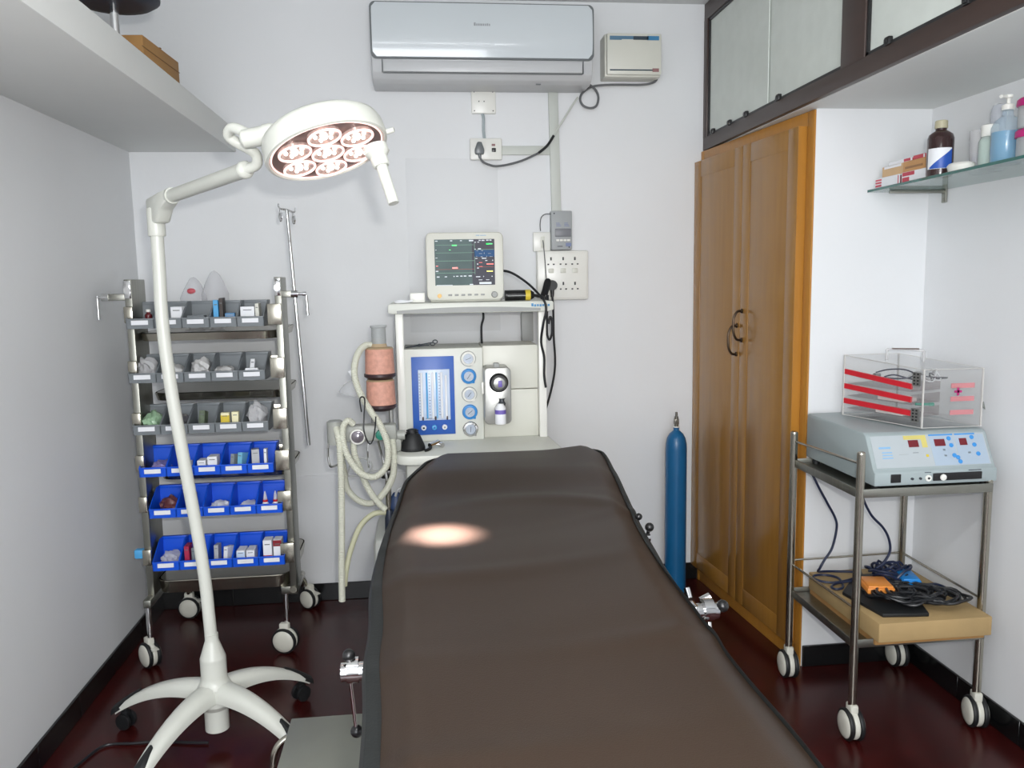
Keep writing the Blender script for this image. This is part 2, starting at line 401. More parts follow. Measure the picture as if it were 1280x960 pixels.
ys = [.45+i*.0125 for i in range(int((YE-.10-.45)/.0125))]
yy = ys[-1]
ys += [yy+(YE-yy)*(1-(1-i/14)**2) for i in range(1, 15)]
off = [0, .008, .018, .03, .044, .06, .08]
ty = thing('mattress', 'dark brown leatherette mattress with black bound edge on the operating table', 'mattress', (.18, 1.5, .79))
g = G(); rings = []; hemL = []; hemR = []
for y in ys:
    l, r = edge(y)
    w_ = r-l
    if w_ < .2: w_ = max(w_, .01)
    xs = [l+o*min(1, w_/.3) for o in off]; n = 26
    xs += [l+off[-1]*min(1, w_/.3)+(w_-2*off[-1]*min(1, w_/.3))*k/n for k in range(1, n)] + [r-o*min(1, w_/.3) for o in off[::-1]]
    row = []
    for x in xs:
        d = min(x-l, r-x, (YE-y)*1.2)
        z = topz(x, y) - .030*(1-smooth((d+.012)/.075))
        row.append(Vector((x, y, z)))
    hemL.append(row[0].copy()); hemR.append(row[-1].copy())
    bot = [Vector((l+.012, y, .792)), Vector((r-.012, y, .792))]
    rings.append([bot[0]]+row+[bot[1]])
g.rings(rings, caps=True)
top = g.ob('padding', BROWN, ty)
hem = hemL + [Vector((hemL[-1].x*.5+hemR[-1].x*.5, YE+.002, hemL[-1].z))] + hemR[::-1]
def ribbon(path, wdt):
    G_ = G(); rs = []
    for i, p in enumerate(path):
        mid_ = .5*(lerp(LE, p.y)+lerp(RE, p.y))
        wdt = (.021-.012*smooth((p.y-1.3)/.9)) if p.x < mid_ else (.0025+.010*smooth((p.y-1.40)/.3)*(1-.4*smooth((p.y-2.2)/.3)))
        t_ = (path[min(i+1, len(path)-1)]-path[max(i-1, 0)]).normalized(); nrm = Vector((-t_.y, t_.x, 0)).normalized()
        rs.append([p+nrm*a*wdt+Vector((0, 0, b)) for a, b in ((.55, -.016), (.62, -.004), (.35, .006), (-.25, .0085), (-.62, .0065), (-.5, -.012))])
    G_.rings(rs); return G_
ribbon(hem, .022).ob('edge_binding', HEM, ty)

tb = thing('operating_table', 'operating table with side rails under the brown mattress', 'table', (.18, 1.5, 0))
G().box(-.04, .55, .745, .40, 2.0, .79, bev=.01).box(.02, 2.02, .75, .44, 2.5, .79, bev=.01).ob('table_frame', STEELB, tb)
for xr, a, b in ((-.080, .6, 1.95), (.470, .6, 1.95)):
    B(xr-.006, a, .765, xr+.006, b, .79, bev=.002).ob('side_rail', STEEL, tb)
for a in (.8, 1.3, 1.8):
    B(-.082, a-.015, .768, .470, a+.015, .784, bev=.002).ob('rail_bracket', STEEL, tb)
G().box(.06, 1.3, .10, .32, 1.72, .60, bev=.03).box(.09, 1.36, .6, .29, 1.66, .75, bev=.02).ob('column', CREAM2, tb)
B(-.02, .95, .03, .38, 1.74, .11, bev=.03).ob('base', CREAM2, tb)
for x in (.03, .33):
    for y in (1.0, 1.69):
        G().cyl((x, y, 0), (x, y, .035), .022).ob('foot', RUBBER, tb)
def tclamp(x, y, z, s):
    g = G().cyl((x-s*.035, y, z), (x+s*.040, y, z), .015, seg=20).cyl((x+s*.030, y, z+.003), (x+s*.012, y, z+.003), .0205, seg=20).box(x+s*-.004-.004, y-.016, z-.02, x+s*-.004+.004, y+.016, z+.016, bev=.002)
    return g
c = tclamp(-.105, 1.262, .800, -1).ob('rail_clamp', CHROME, tb, label='chrome clamp with hanging lever on the left rail')
G().cyl((-.130, 1.262, .812), (-.131, 1.262, .822), .004).ball((-.132, 1.262, .828), .0105).ob('clamp_knob', BLKPL, c)
G().cyl((-.132, 1.266, .785), (-.127, 1.275, .697), .003).ob('clamp_lever', CHROME, c)
G().ball((-.126, 1.276, .690), .0105).ob('lever_ball', BLKPL, c)
c = tclamp(.484, 1.38, .812, 1).cyl((.484, 1.42, .822), (.482, 1.43, .838), .006).cyl((.50, 1.36, .80), (.50, 1.35, .775), .005).cyl((.500, 1.40, .822), (.518, 1.40, .83), .009).ob('rail_clamp', CHROME, tb, label='chrome clamp on the right rail')
G().ball((.531, 1.373, .823), .0115).ob('clamp_knob', BLKPL, c)
c = G().cyl((.49, 1.76, .83), (.505, 1.76, .83), .010).box(.482, 1.745, .79, .49, 1.775, .83, bev=.002).ob('rail_clamp', CHROME, tb, label='small clamp with black knob near the blue cylinder')
G().ball((.503, 1.755, .856), .0105).ball((.490, 1.80, .868), .0085).cyl((.503, 1.755, .856), (.498, 1.76, .83), .004).ob('clamp_knob', BLKPL, c)

# step stool
t = thing('step_stool', 'low steel step stool standing beside the table foot', 'stool', (-.18, 1.94, 0))
B(-.384, 1.74, .236, -.03, 2.135, .25, bev=.003).ob('step_plate', PLATE, t)
for x0, s in ((-.384, -1), (-.03, 1)):
    for y0, d in ((1.78, -1), (2.08, 1)):
        sx = .038 if s < 0 else .03
        G().tube([(x0-s*.05, y0, .228), (x0-s*.005, y0, .230), (x0+s*sx*.8, y0-.01*d, .205), (x0+s*sx*1.1, y0-.015*d, .15), (x0+s*sx*1.15, y0-.015*d, .015)], .009, 10, sub=5).ob('leg', STEEL, t)
        G().cyl((x0+s*sx*1.15, y0-.015*d, 0), (x0+s*sx*1.15, y0-.015*d, .02), .012).ob('rubber_foot', RUBBER, t)

# ---------------------------------------------------------------- examination lamp
BX, BY = -.67, 2.473
t = thing('examination_lamp', 'white floor-standing examination lamp with round LED head, lit', 'lamp', (BX, BY, 0))
g = G(); g.lathe([(.030, .050), (.036, .052), (.036, .12), (.052, .14), (.052, .195), (.044, .205), (.0405, .215), (.0385, .225), (.0385, .279), (.0385, .284), (.0372, .288), (.022, .334), (.0200, .340), (.0197, .36)], (BX, BY, 0))
g.ob('hub', LAMPW, t)
for k, (a, L) in enumerate(((157, .37), (243, .345), (327, .345), (47, .345))):
    a = math.radians(a); d = Vector((math.cos(a), math.sin(a), 0)); n = Vector((-d.y, d.x, 0)); P0 = Vector((BX, BY, 0))
    rings = []
    N = 18
    for i in range(N+1):
        u = i/N; s_ = .03+(L-.03)*u
        z = .183-.115*u**2.1; wd = .037-.015*u; hh = .024-.012*u
        c0 = P0+d*s_+Vector((0, 0, z))
        rings.append([c0+n*wd*ca+Vector((0, 0, hh*sa if sa > 0 else hh*sa*1.1)) for ca, sa in ((-1, -1), (-1, 0), (-.75, .7), (-.35, 1), (.35, 1), (.75, .7), (1, 0), (1, -1), (.45, -.6), (-.45, -.6))])
    lg = G().rings(rings).ob('leg', LAMPW, t)
    e = P0+d*(L-.012)
    rings = []
    for i in range(7):
        u = .74+.30*i/6; s_ = .03+(L-.03)*u; z = .186-.115*u**2.1; wd = (.037-.015*u)*(.30+.17*i)+.001; hh = (.024-.012*u)+.006
        wd = min(wd, .027)
        c0 = P0+d*s_+Vector((0, 0, z)); rings.append([c0+n*wd*ca+Vector((0, 0, hh*sa)) for ca, sa in ((-1, -.6), (-.9, .4), (-.4, .95), (.4, .95), (.9, .4), (1, -.6))])
    G().rings(rings).ob('end_cap', RUBBER, lg)
    g = G(); e2 = P0+d*(L-.022)
    g.cyl(e2+Vector((0, 0, .028)), e2+Vector((0, 0, .078)), .008)
    for s_ in (-1, 1): g.lathe([(.012, -.007), (.0255, -.006), (.027, 0), (.0255, .006), (.012, .007)], e2+d*.0+n*s_*.014+Vector((0, 0, .0275)), n)
    g.box(-.012, -.012, -.004, .012, .012, .018, bev=.004, M=Matrix.Translation(e2+Vector((0, 0, .045))) @ Matrix.Rotation(a, 4, 'Z'))
    g.ob('castor', RUBBER, t)
pole = [(-.671, 2.473, .34), (-.675, 2.478, .42), (-.682, 2.487, .53), (-.696, 2.497, .662), (-.712, 2.50, .80), (-.727, 2.50, .937), (-.742, 2.50, 1.08), (-.753, 2.50, 1.227), (-.757, 2.50, 1.35), (-.755, 2.50, 1.462), (-.754, 2.50, 1.60)]
G().tube(pole, .0183, 18, sub=5).ob('pole', LAMPW, t)
G().lathe([(.0235, 0), (.0245, .003), (.0245, .075), (.022, .08)], (-.754, 2.5, 1.565)).ob('collar', LAMPW, t)
J = Vector((-.750, 2.50, 0)); E = Vector((-.409, 2.05, 1.691)); ad = (E-Vector((-.70, 2.434, 1.648))); adh = Vector((ad.x, ad.y, 0)).normalized(); an = Vector((-adh.y, adh.x, 0))
poly = [(-.028, 1.60), (-.030, 1.672), (.06, 1.683), (.115, 1.688), (.115, 1.652), (.075, 1.635), (.045, 1.60)]
G().prism([J+adh*a+Vector((0, 0, z))-an*.021 for a, z in poly], an*.042, bev=.008).ob('elbow_joint', LAMPW, t)
a0 = J+adh*.10+Vector((0, 0, 1.669)); a1 = Vector((-.405, 2.045, 1.692))
G().cyl(a0+(a1-a0)*.02, a0+(a1-a0)*.05, .0225).ob('elbow_ring', LAMPW, t)
G().cyl(a0, a1, .0185, seg=20).ob('arm', LAMPW, t)
G().lathe([(.020, 0), (.021, .003), (.021, .014), (.018, .018), (.012, .022)], a1-(a1-a0).normalized()*.01, a1-a0).ob('arm_end_ring', LAMPW, t)
# yoke between arm and head
pv = Vector((-.338, 1.932, 1.752))
G().tube([a1+Vector((.0, -.002, 0)), a1+Vector((.030, -.015, .010)), a1+Vector((.030, -.03, .035)), a1+Vector((-.01, -.045, .058)), a1+Vector((-.022, -.055, .072)), a1+Vector((-.005, -.075, .083)), pv+Vector((-.03, .01, .002))], .0125, 12, sub=5).ob('yoke', LAMPW, t)
hd_dir = Vector((1, -.10, .18)).normalized()
G().lathe([(.016, -.05), (.021, -.045), (.0215, .0), (.0235, .003), (.0235, .02), (.020, .03)], pv, hd_dir).ob('pivot_sleeve', LAMPW, t)
# head: a shallow drum whose open face looks along LN
g = G(); g.lathe([(.030, -.060), (.082, -.058), (.118, -.050), (.132, -.040), (.137, -.028), (.139, .002), (.137, .008), (.132, .010), (.129, .007), (.129, .001), (.05, .001)], LC, LN, seg=56)
head = g.ob('lamp_head', LAMPW, t)
G().lathe([(.05, .0015), (.1275, .0015), (.1275, .004), (.05, .004)], LC, LN, seg=48).ob('front_plate', LAMPF, head)
G().torus(LC+LN*.006, LN, .1255, .0020, seg=56, seg2=6).ob('face_ring', RIMGLOW, head)
u0 = Vector((0, 0, 1)).cross(LN).normalized(); v0 = LN.cross(u0)
for k in range(7):
    c = LC+LN*.004
    if k: aa = math.radians(60*k+14); c = c+(u0*math.cos(aa)+v0*math.sin(aa))*.080
    cup = G().lathe([(.006, -.004), (.015, -.003), (.026, .002), (.033, .007), (.0365, .008), (.037, .006), (.0365, -.002)], c, LN, seg=28).ob('reflector_cup', REFL, head)
    G().torus(c+LN*.008, LN, .0350, .0028, seg=28, seg2=6).ob('rim', RIMGLOW, cup)
    g = G().ball(c+LN*.004, .0085, 12)
    for q in range(5):
        b_ = 2*math.pi*q/5; g.ball(c+LN*.004+(u0*math.cos(b_)+v0*math.sin(b_))*.019, .0045, 8)
    g.ob('led', LEDW, cup)
hc = Vector((-.083, 1.842, 1.699))
G().lathe([(.026, -.016), (.027, .0), (.022, .006), (.0185, .010), (.0185, .028), (.0165, .031)], hc, LN).ob('handle_socket', LAMPW, head)
G().cyl(hc+LN*.028, hc+LN*.118, .0125, .0120).ob('handle', LAMPW, head)
pc = LC+Vector((.1345, -.01, .035)); G().cyl(pc, pc+Vector((.016, -.004, .004)), .006).ob('side_knob', LAMPW, head)

# ---------------------------------------------------------------- air conditioner
ax0, ax1 = -.163, .731
t = thing('air_conditioner', 'white split air conditioner indoor unit high on the back wall', 'air conditioner', (.284, YB, 2.215))
prof = [(YB-.001, 2.50), (3.42, 2.50), (3.40, 2.49), (3.395, 2.36), (3.398, 2.31), (3.412, 2.25), (3.43, 2.228), (3.46, 2.217), (YB-.001, 2.22)]
G().prism([(ax0, y, z) for y, z in prof], (ax1-ax0, 0, 0), bev=.006).ob('body', ACB, t)
rr = .02
def rpanel(x0, x1, z0, z1, r, y):
    pts = []
    for cx_, cz, a0_ in ((x1-r, z1-r, 0), (x0+r, z1-r, 90), (x0+r, z0+r, 180), (x1-r, z0+r, 270)):
        for q in range(7):
            a_ = math.radians(a0_+15*q); pts.append((cx_+r*math.cos(a_), y, cz+r*math.sin(a_)))
    return pts
G().prism(rpanel(ax0-.001, ax1+.001, 2.300, 2.515, .022, 3.388), (0, .012, 0)).ob('panel_trim', CHGREY, t)
# gently bowed glossy front panel
g = G(); rings = []
for i in range(13):
    z = 2.3065+(2.511-2.3065)*i/12; y = 3.386-.010*math.sin(math.pi*i/12)
    ins = .016*(max(0, 1-i*2.2/3)**2 if i < 2 else (max(0, 1-(12-i)*2.2/3)**2))
    rings.append([(ax0+.006+ins, 3.392, z), (ax0+.006+ins, y, z), (ax0+.3, y-.001, z), (ax1-.3, y-.001, z), (ax1-.006-ins, y, z), (ax1-.006-ins, 3.392, z)])
G.rings(g, rings); g.ob('front_panel', ACP, t)
rs = [(3.3985, 2.296), (3.4035, 2.258), (3.4145, 2.243)]
B(ax0+.045, 3.3955, 2.252, ax1-.045, 3.402, 2.296, bev=.002, M=None).ob('air_flap', ACB, t)
G().box(ax0+.040, 3.394, 2.250, ax0+.0435, 3.41, 2.298).box(ax1-.0435, 3.394, 2.250, ax1-.040, 3.41, 2.298).box(ax0+.045, 3.398, 2.2475, ax1-.045, 3.41, 2.2505).ob('flap_gap', CHGREY, t)
g = G()
x = .245
for wd, hh in ((.007, .012), (.005, .008), (.006, .008), (.007, .008), (.006, .008), (.005, .008), (.006, .009), (.005, .008)):
    g.box(x, 3.374, 2.424, x+wd, 3.3765, 2.424+hh); x += wd+.0025
g.ob('faint_logo', mat('logo_grey', (150, 154, 158), .4), t, kind='stuff')
B(.50, 3.44, 2.2155, .52, 3.45, 2.2195, bev=.001).ob('drain_mark', CHGREY, t)
ac_t = t

# stabiliser
t = thing('voltage_stabiliser', 'cream wall box with blue strip beside the air conditioner', 'electrical box', (.93, YB, 2.27))
B(.805, 3.515, 2.268, 1.048, YB-.001, 2.442, bev=.006).ob('casing', CREAM, t)
B(.812, 3.50, 2.274, 1.048, 3.52, 2.442, bev=.006).ob('front_cover', CREAM, t)
G().box(.824, 3.4985, 2.414, .875, 3.502, 2.430).box(.875, 3.4985, 2.417, .925, 3.502, 2.430).ob('blue_strip', mat('steel_blue', (88, 124, 150), .4), t)
B(.925, 3.4985, 2.415, .99, 3.502, 2.430).ob('dark_strip', mat('slate', (50, 66, 78), .4), t)
B(.985, 3.4985, 2.414, 1.036, 3.502, 2.431).ob('blue_strip', mat('mid_blue', (62, 128, 172), .4), t)
B(.824, 3.4985, 2.290, 1.01, 3.502, 2.295).ob('dark_strip', mat('slate', (50, 66, 78), .4), t)
B(1.008, 3.4985, 2.286, 1.036, 3.502, 2.300).ob('indicator', mat('dull_red', (150, 110, 110), .4), t)
B(1.048, 3.55, 2.36, 1.053, 3.565, 2.375, bev=.001).ob('switch', CREAM, t)

# blank plate, socket, trunking
t = thing('blanking_plate', 'square white screwed blanking plate below the air conditioner', 'wall plate', (.295, YB, 2.13))
pl = B(.243, YB-.016, 2.130, .347, YB-.001, 2.230, bev=.004).ob('plate', WPL, t)
g = G()
for x, z in ((.255, 2.219), (.335, 2.219), (.255, 2.141), (.335, 2.141), (.275, 2.18), (.297, 2.18)): g.cyl((x, YB-.0175, z), (x, YB-.015, z), .0026, seg=8)
g.ob('screws', DARKG, t, kind='stuff')
tag(G().tube([(.290, YB-.006, 2.13), (.294, YB-.008, 2.11), (.293, YB-.008, 2.06), (.297, YB-.006, 2.02)], .007, 6, sub=3).ob('flat_cable', mat('pale_grey_cable', (168, 178, 182), .5), loc=(.293, YB, 2.02)), 'short flat grey cable between blanking plate and air conditioner socket', 'cable')
t = thing('socket_outlet', 'white wall socket with switch feeding the air conditioner', 'socket', (.3, YB, 1.93))
B(.232, YB-.026, 1.936, .369, YB-.001, 2.026, bev=.005).ob('plate', WPL, t)
G().box(.325, YB-.029, 1.968, .343, YB-.025, 1.985, bev=.002).ob('rocker_switch', BLKPL, t)
G().box(.325, YB-.028, 1.993, .340, YB-.025, 2.002, bev=.001).ob('indicator', mat('dull_red', (150, 110, 110), .4), t)
t = thing('trunking', 'pale grey cable trunking with side branch on the back wall', 'trunking', (.6, YB, 1.72))
G().prism([(.575, YB-.014, 2.228), (.617, YB-.014, 2.228), (.627, YB-.014, 1.716), (.585, YB-.014, 1.716)], (0, .013, 0), bev=.002).ob('vertical_cover', TRUNK, t)
B(.369, YB-.012, 1.958, .580, YB-.001, 1.996, bev=.002).ob('branch_cover', TRUNK, t)
t = thing('power_cable', 'grey power cable looping from air conditioner socket to the wall box', 'cable', (.6, 3.57, 1.92))
yb = 3.568
pg = G().prism([(.252, yb-.012, 1.956), (.290, yb-.012, 1.956), (.292, yb-.012, 1.975), (.280, yb-.012, 2.008), (.262, yb-.012, 2.008), (.250, yb-.012, 1.975)], (0, .024, 0), bev=.005).cyl((.271, yb, 1.958), (.273, yb, 1.94), .008, .006)
pg.ob('plug', CHGREY, t)
G().tube([(.272, yb, 1.945), (.285, yb, 1.925), (.314, yb, 1.912), (.345, yb, 1.907), (.40, yb, 1.915), (.462, yb, 1.933), (.529, yb-.004, 1.963)], .0048, 8, sub=5).ob('lower_cord', CABLEG, t)
G().tube([(.525, yb-.004, 1.961), (.563, yb-.006, 1.992), (.592, yb-.008, 2.034)], .0058, 8, sub=5).ob('taped_joint', CABLE, t)
G().tube([(.590, yb-.008, 2.031), (.635, yb-.002, 2.10), (.675, yb, 2.160), (.700, yb, 2.195)], .0042, 8, sub=5).ob('pale_cord', TRUNK, t)
G().tube([(.700, yb, 2.262), (.716, yb-.01, 2.258), (.748, yb-.015, 2.243), (.775, yb-.016, 2.220), (.786, yb-.015, 2.190), (.778, yb-.012, 2.158), (.752, yb-.01, 2.148), (.722, yb-.008, 2.158), (.709, yb-.004, 2.182), (.716, yb, 2.208), (.74, yb, 2.228), (.775, yb, 2.242), (.85, yb, 2.248), (.973, yb, 2.249), (1.020, yb, 2.255), (1.045, yb, 2.268), (1.045, yb, 2.284)], .005, 8, sub=6).ob('looped_cord', CABLEG, t)

# isolator box, small switch, big socket board
t = thing('isolator_box', 'grey plastic breaker box under the vertical trunking', 'electrical box', (.62, YB, 1.55))
B(.577, YB-.045, 1.549, .669, YB-.001, 1.716, bev=.004).ob('casing', BOXG, t)
G().box(.593, YB-.048, 1.605, .664, YB-.044, 1.64, bev=.002).ob('breaker_window', mat('grey_mid', (118, 120, 126), .4), t)
g = G()
for k in range(4): g.box(.598+k*.016, YB-.050, 1.585, .611+k*.016, YB-.044, 1.594, bev=.001)
g.ob('breaker_toggles', WPL, t, kind='stuff')
g = G()
for x in (.598, .634):
    for k in range(3): g.box(x, YB-.0462, 1.650+k*.006, x+.022-.003*k, YB-.0445, 1.6525+k*.006)
g.box(.640, YB-.0462, 1.563, .664, YB-.0445, 1.578)
g.ob('printing', mat('print_blue', (120, 132, 168), .5), t, kind='stuff')
G().box(.603, YB-.0462, 1.562, .626, YB-.0445, 1.565).cyl((.655, YB-.047, 1.560), (.655, YB-.044, 1.560), .003, seg=8).cyl((.590, YB-.047, 1.705), (.590, YB-.044, 1.705), .003, seg=8).ob('screws', DARKG, t)
t = thing('light_switch', 'small white switch plate left of the grey breaker box', 'switch', (.54, YB, 1.54))
B(.500, YB-.020, 1.543, .577, YB-.001, 1.627, bev=.004).ob('plate', WPL, t)
B(.533, YB-.024, 1.560, .550, YB-.019, 1.608, bev=.002).ob('rocker', CREAM, t)
t = thing('socket_board', 'large white multi-socket board on the back wall', 'socket', (.64, YB, 1.33))
B(.512, YB-.045, 1.330, .740, YB-.001, 1.545, bev=.008).ob('board', WPL, t)
B(.545, YB-.049, 1.338, .732, YB-.043, 1.537, bev=.003).ob('cover_plate', WPL, t)
g = G()
for x in (.573, .627, .679):
    for z in (1.505, 1.397):
        if x < .6 and z < 1.45: continue
        g.box(x-.0035, YB-.0505, z-.002, x+.0035, YB-.048, z+.012, bev=.001)
        for s in (-1, 1): g.box(x+s*.012-.004, YB-.0505, z-.022, x+s*.012+.004, YB-.048, z-.016, bev=.001)
g.ob('pin_holes', BLKPL, t, kind='stuff')
g = G()
for x in (.573, .627, .679): g.box(x-.012, YB-.051, 1.448, x+.012, YB-.048, 1.468, bev=.002)
g.ob('rockers', CREAM, t)
tag(G().tube([(.577, 3.568, 1.703), (.553, 3.575, 1.703), (.536, 3.578, 1.69), (.530, 3.578, 1.66), (.531, 3.575, 1.632)], .0024, 6, sub=5).ob('wire', CABLEG, loc=(.55, 3.57, 1.63)), 'thin curved wire from grey breaker box to small switch', 'cable')
tag(G().tube([(.541, 3.578, 1.590), (.540, 3.552, 1.57), (.545, 3.548, 1.50), (.549, 3.545, 1.43), (.550, 3.535, 1.375)], .0022, 6, sub=5).ob('wire', CABLEG, loc=(.545, 3.55, 1.37)), 'thin vertical wire hanging down across the socket board', 'cable')

# black plug with its cord and coil
t = thing('black_plug', 'black round power plug pushed into the multi-socket board', 'plug', (.575, 3.54, 1.39))
G().cyl((.573, 3.558, 1.395), (.573, 3.52, 1.395), .024, .022, seg=22).cyl((.573, 3.535, 1.378), (.573, 3.532, 1.345), .010, .007).ob('plug_body', BLKPL, t)
G().tube([(.573, 3.532, 1.35), (.575, 3.52, 1.28), (.572, 3.50, 1.18), (.577, 3.50, 1.08), (.573, 3.50, 1.01), (.556, 3.50, .93), (.535, 3.50, .86)], .0048, 8, sub=6).ob('cord', CABLE, t)
t = thing('coiled_cable', 'black coiled cable bunch hanging beside the black plug', 'cable', (.52, 3.4, 1.33))
g = G()
for k in range(4):
    o_ = k*.005
    g.tube([(.503+o_, 3.40, 1.345), (.515+o_, 3.41, 1.385), (.527+o_, 3.41, 1.42-.3*o_), (.545-o_, 3.41, 1.415-o_), (.536-o_, 3.41, 1.375), (.520+o_, 3.40, 1.34)], .0035, 6, sub=5, closed=True)
g.tube([(.525, 3.35, 1.355), (.515, 3.31, 1.30), (.512, 3.30, 1.25), (.512, 3.30, 1.20), (.521, 3.30, 1.175), (.532, 3.30, 1.20), (.533, 3.30, 1.25), (.525, 3.30, 1.27), (.519, 3.30, 1.24)], .0048, 8, sub=5)
g.ob('cable_loops', CABLE, t)

# ---------------------------------------------------------------- blue gas cylinder
t = thing('gas_cylinder', 'slim blue steel gas cylinder standing by the wardrobe', 'cylinder', (1.109, 3.45, 0))
G().lathe([(.038, 0), (.046, .008), (.047, .02), (.047, .665), (.0455, .69), (.040, .715), (.030, .733), (.018, .744), (.013, .748), (.013, .762)], (1.109, 3.45, 0), seg=36).ob('body', CYLB, t)
G().cyl((1.109, 3.45, .762), (1.109, 3.45, .766), .0145).ob('white_collar', WPL, t)
G().cyl((1.109, 3.45, .766), (1.109, 3.45, .81), .0095, .0085).box(1.099, 3.441, .775, 1.119, 3.459, .800, bev=.002).cyl((1.109, 3.45, .81), (1.109, 3.45, .83), .005).ob('valve', VALVE, t)

# ---------------------------------------------------------------- things on the left slab shelf
t = thing('bar_stool', 'chrome stemmed stool with dark blue seat stored on the left shelf', 'stool', (-.80, 2.42, 2.068))
G().lathe([(.034, 0), (.036, .004), (.030, .008), (.018, .016)], (-.80, 2.42, 2.0685)).ob('base', CHROME, t)
G().cyl((-.80, 2.42, 2.08), (-.80, 2.42, 2.20), .0115).ob('stem', CHROME, t)
G().lathe([(.07, 0), (.10, .004), (.118, .016), (.120, .05), (.11, .07), (.05, .078)], (-.80, 2.42, 2.178)).ob('seat', mat('dark_navy_seat', (28, 32, 48), .5), t)
t = thing('brown_carton', 'flat brown cardboard carton lying on the left shelf', 'carton', (-.85, 2.70, 2.068))
M_ = Matrix.Translation((-.752, 2.855, 2.0685)) @ Matrix.Rotation(math.radians(-3), 4, 'Z')
G().box(-.20, -.30, .0, -.004, 0, .072, bev=.002, M=M_).ob('carton_body', KRAFT2, t)
G().box(-.202, -.165, .0715, -.002, -.155, .0735, M=M_).box(-.004, -.312, .038, -.0025, 0.002, .040, M=M_).ob('flap_seam', mat('kraft_dark', (120, 88, 48), .7), t)

# ---------------------------------------------------------------- castor part
def castor(parent, x, y, h, face, r=.05, brake=False, stem_top=None):
    """twin-wheel castor: white hubs, black tyres; face = direction (deg) of the axle"""
    a = math.radians(face); ax = Vector((math.cos(a), math.sin(a), 0)); c = Vector((x, y, r)); tr = Vector((-ax.y, ax.x, 0))
    g = G()
    g.lathe([(r*.80, -.0085), (r*.93, -.0075), (r*.96, -.004), (r*.96, .004), (r*.93, .0075), (r*.80, .0085)], c+Vector((0, 0, .002)), ax, seg=28)
    g.box(-.013, -.020, -.012, .013, .018, .022, bev=.006, M=Matrix.Translation(c+Vector((0, 0, r-.004))) @ Matrix.Rotation(a, 4, 'Z'))
    if brake: g.prism([c+tr*.02+ax*.012+Vector((0, 0, r*.75)), c+tr*.058+ax*.012+Vector((0, 0, r*.62)), c+tr*.02+ax*.012+Vector((0, 0, r*.35))], -ax*.024, bev=.002)
    hs = g.ob('castor', CASTW, parent)
    for s in (-1, 1):
        o = c+ax*s*.0160
        w_ = G().lathe([(r*.72, -.0072), (r*.97, -.006), (r, -.002), (r, .002), (r*.97, .006), (r*.72, .0072)], o, ax, seg=30).ob('tyre', RUBBER, hs)
        G().lathe([(r*.84, 0), (r*.84, .0075), (r*.74, .0115), (r*.5, .0145), (r*.2, .0155), (.001, .0157)], o, ax*s, seg=28).ob('hub_cover', CASTW, hs)
    return hs

# ---------------------------------------------------------------- bin trolley
t = thing('bin_trolley', 'stainless steel trolley carrying rows of storage bins by the left wall', 'trolley', (-.79, 3.2, 0))
PXL, PXR = -1.046, -.520
for x0, nm in ((PXL, 0), (PXR, 1)):
    g = G().box(x0-.012, 3.085, .235, x0+.013, 3.205 if nm else 3.235, 1.447, bev=.002)
    g.ob('post', STEELB, t)
# foot frames
for x0, yf, xr_, yr_ in ((PXL, 3.046, -1.028, 3.50), (PXR, 3.11, -.545, 3.52)):
    fx = -1.046 if x0 == PXL else -.555
    G().tube([(fx, yf, .105), (fx, yf, .20), (fx, yf+.004, .252)], .0105, 12, sub=4).ob('leg', CHROME, t)
    G().tube([(x0, 3.08, .255), (x0, 3.3, .235), (xr_, 3.44, .18), (xr_, yr_-.01, .13), (xr_, yr_, .105)], .013, 10, sub=5).ob('rear_leg', STEEL, t)
    B(min(fx, x0)-.014, yf-.012, .232, max(fx, x0)+.014, 3.235, .262, bev=.003).ob('foot_bracket', STEELB, t)
castor(t, -1.052, 3.046, .1, 223, .049, True)
castor(t, -.562, 3.096, .1, 254, .050)
castor(t, -1.028, 3.50, .1, 262, .047, True)
castor(t, -.525, 3.525, .1, 233, .045, True)
B(-.540, 3.235, .56, -.528, 3.25, 1.3, bev=.001).ob('rear_stay', STEELB, t)
rows = [(1.270, -1.052, 'g'), (1.073, -1.058, 'g'), (.882, -1.056, 'g'), (.724, -1.046, 'b'), (.567, -1.022, 'b'), (.364, -1.024, 'b')]
BW, GAP = .0965, .0005
for z0, xs, _ in rows:
    B(PXL+.013, 3.198, z0+.040, PXR-.012, 3.208, z0+.078, bev=.002).ob('bin_rail', STEEL, t)
    G().box(PXR-.038, 3.066, z0+.004, PXR+.012, 3.084, z0+.080, bev=.0015).ob('bracket_plate', STEEL, t)
    G().box(PXL-.016, 3.070, z0+.02, PXL+.016, 3.086, z0+.08, bev=.004).ob('bracket_plate', STEEL, t)
for zc in (1.428, ):
    for x0 in (PXL, PXR): G().cyl((x0, 3.086, zc-.02), (x0, 3.074, zc-.02), .012).box(x0-.012, 3.078, zc-.05, x0+.012, 3.087, zc+.015, bev=.003).ob('end_knob', CHROME, t)
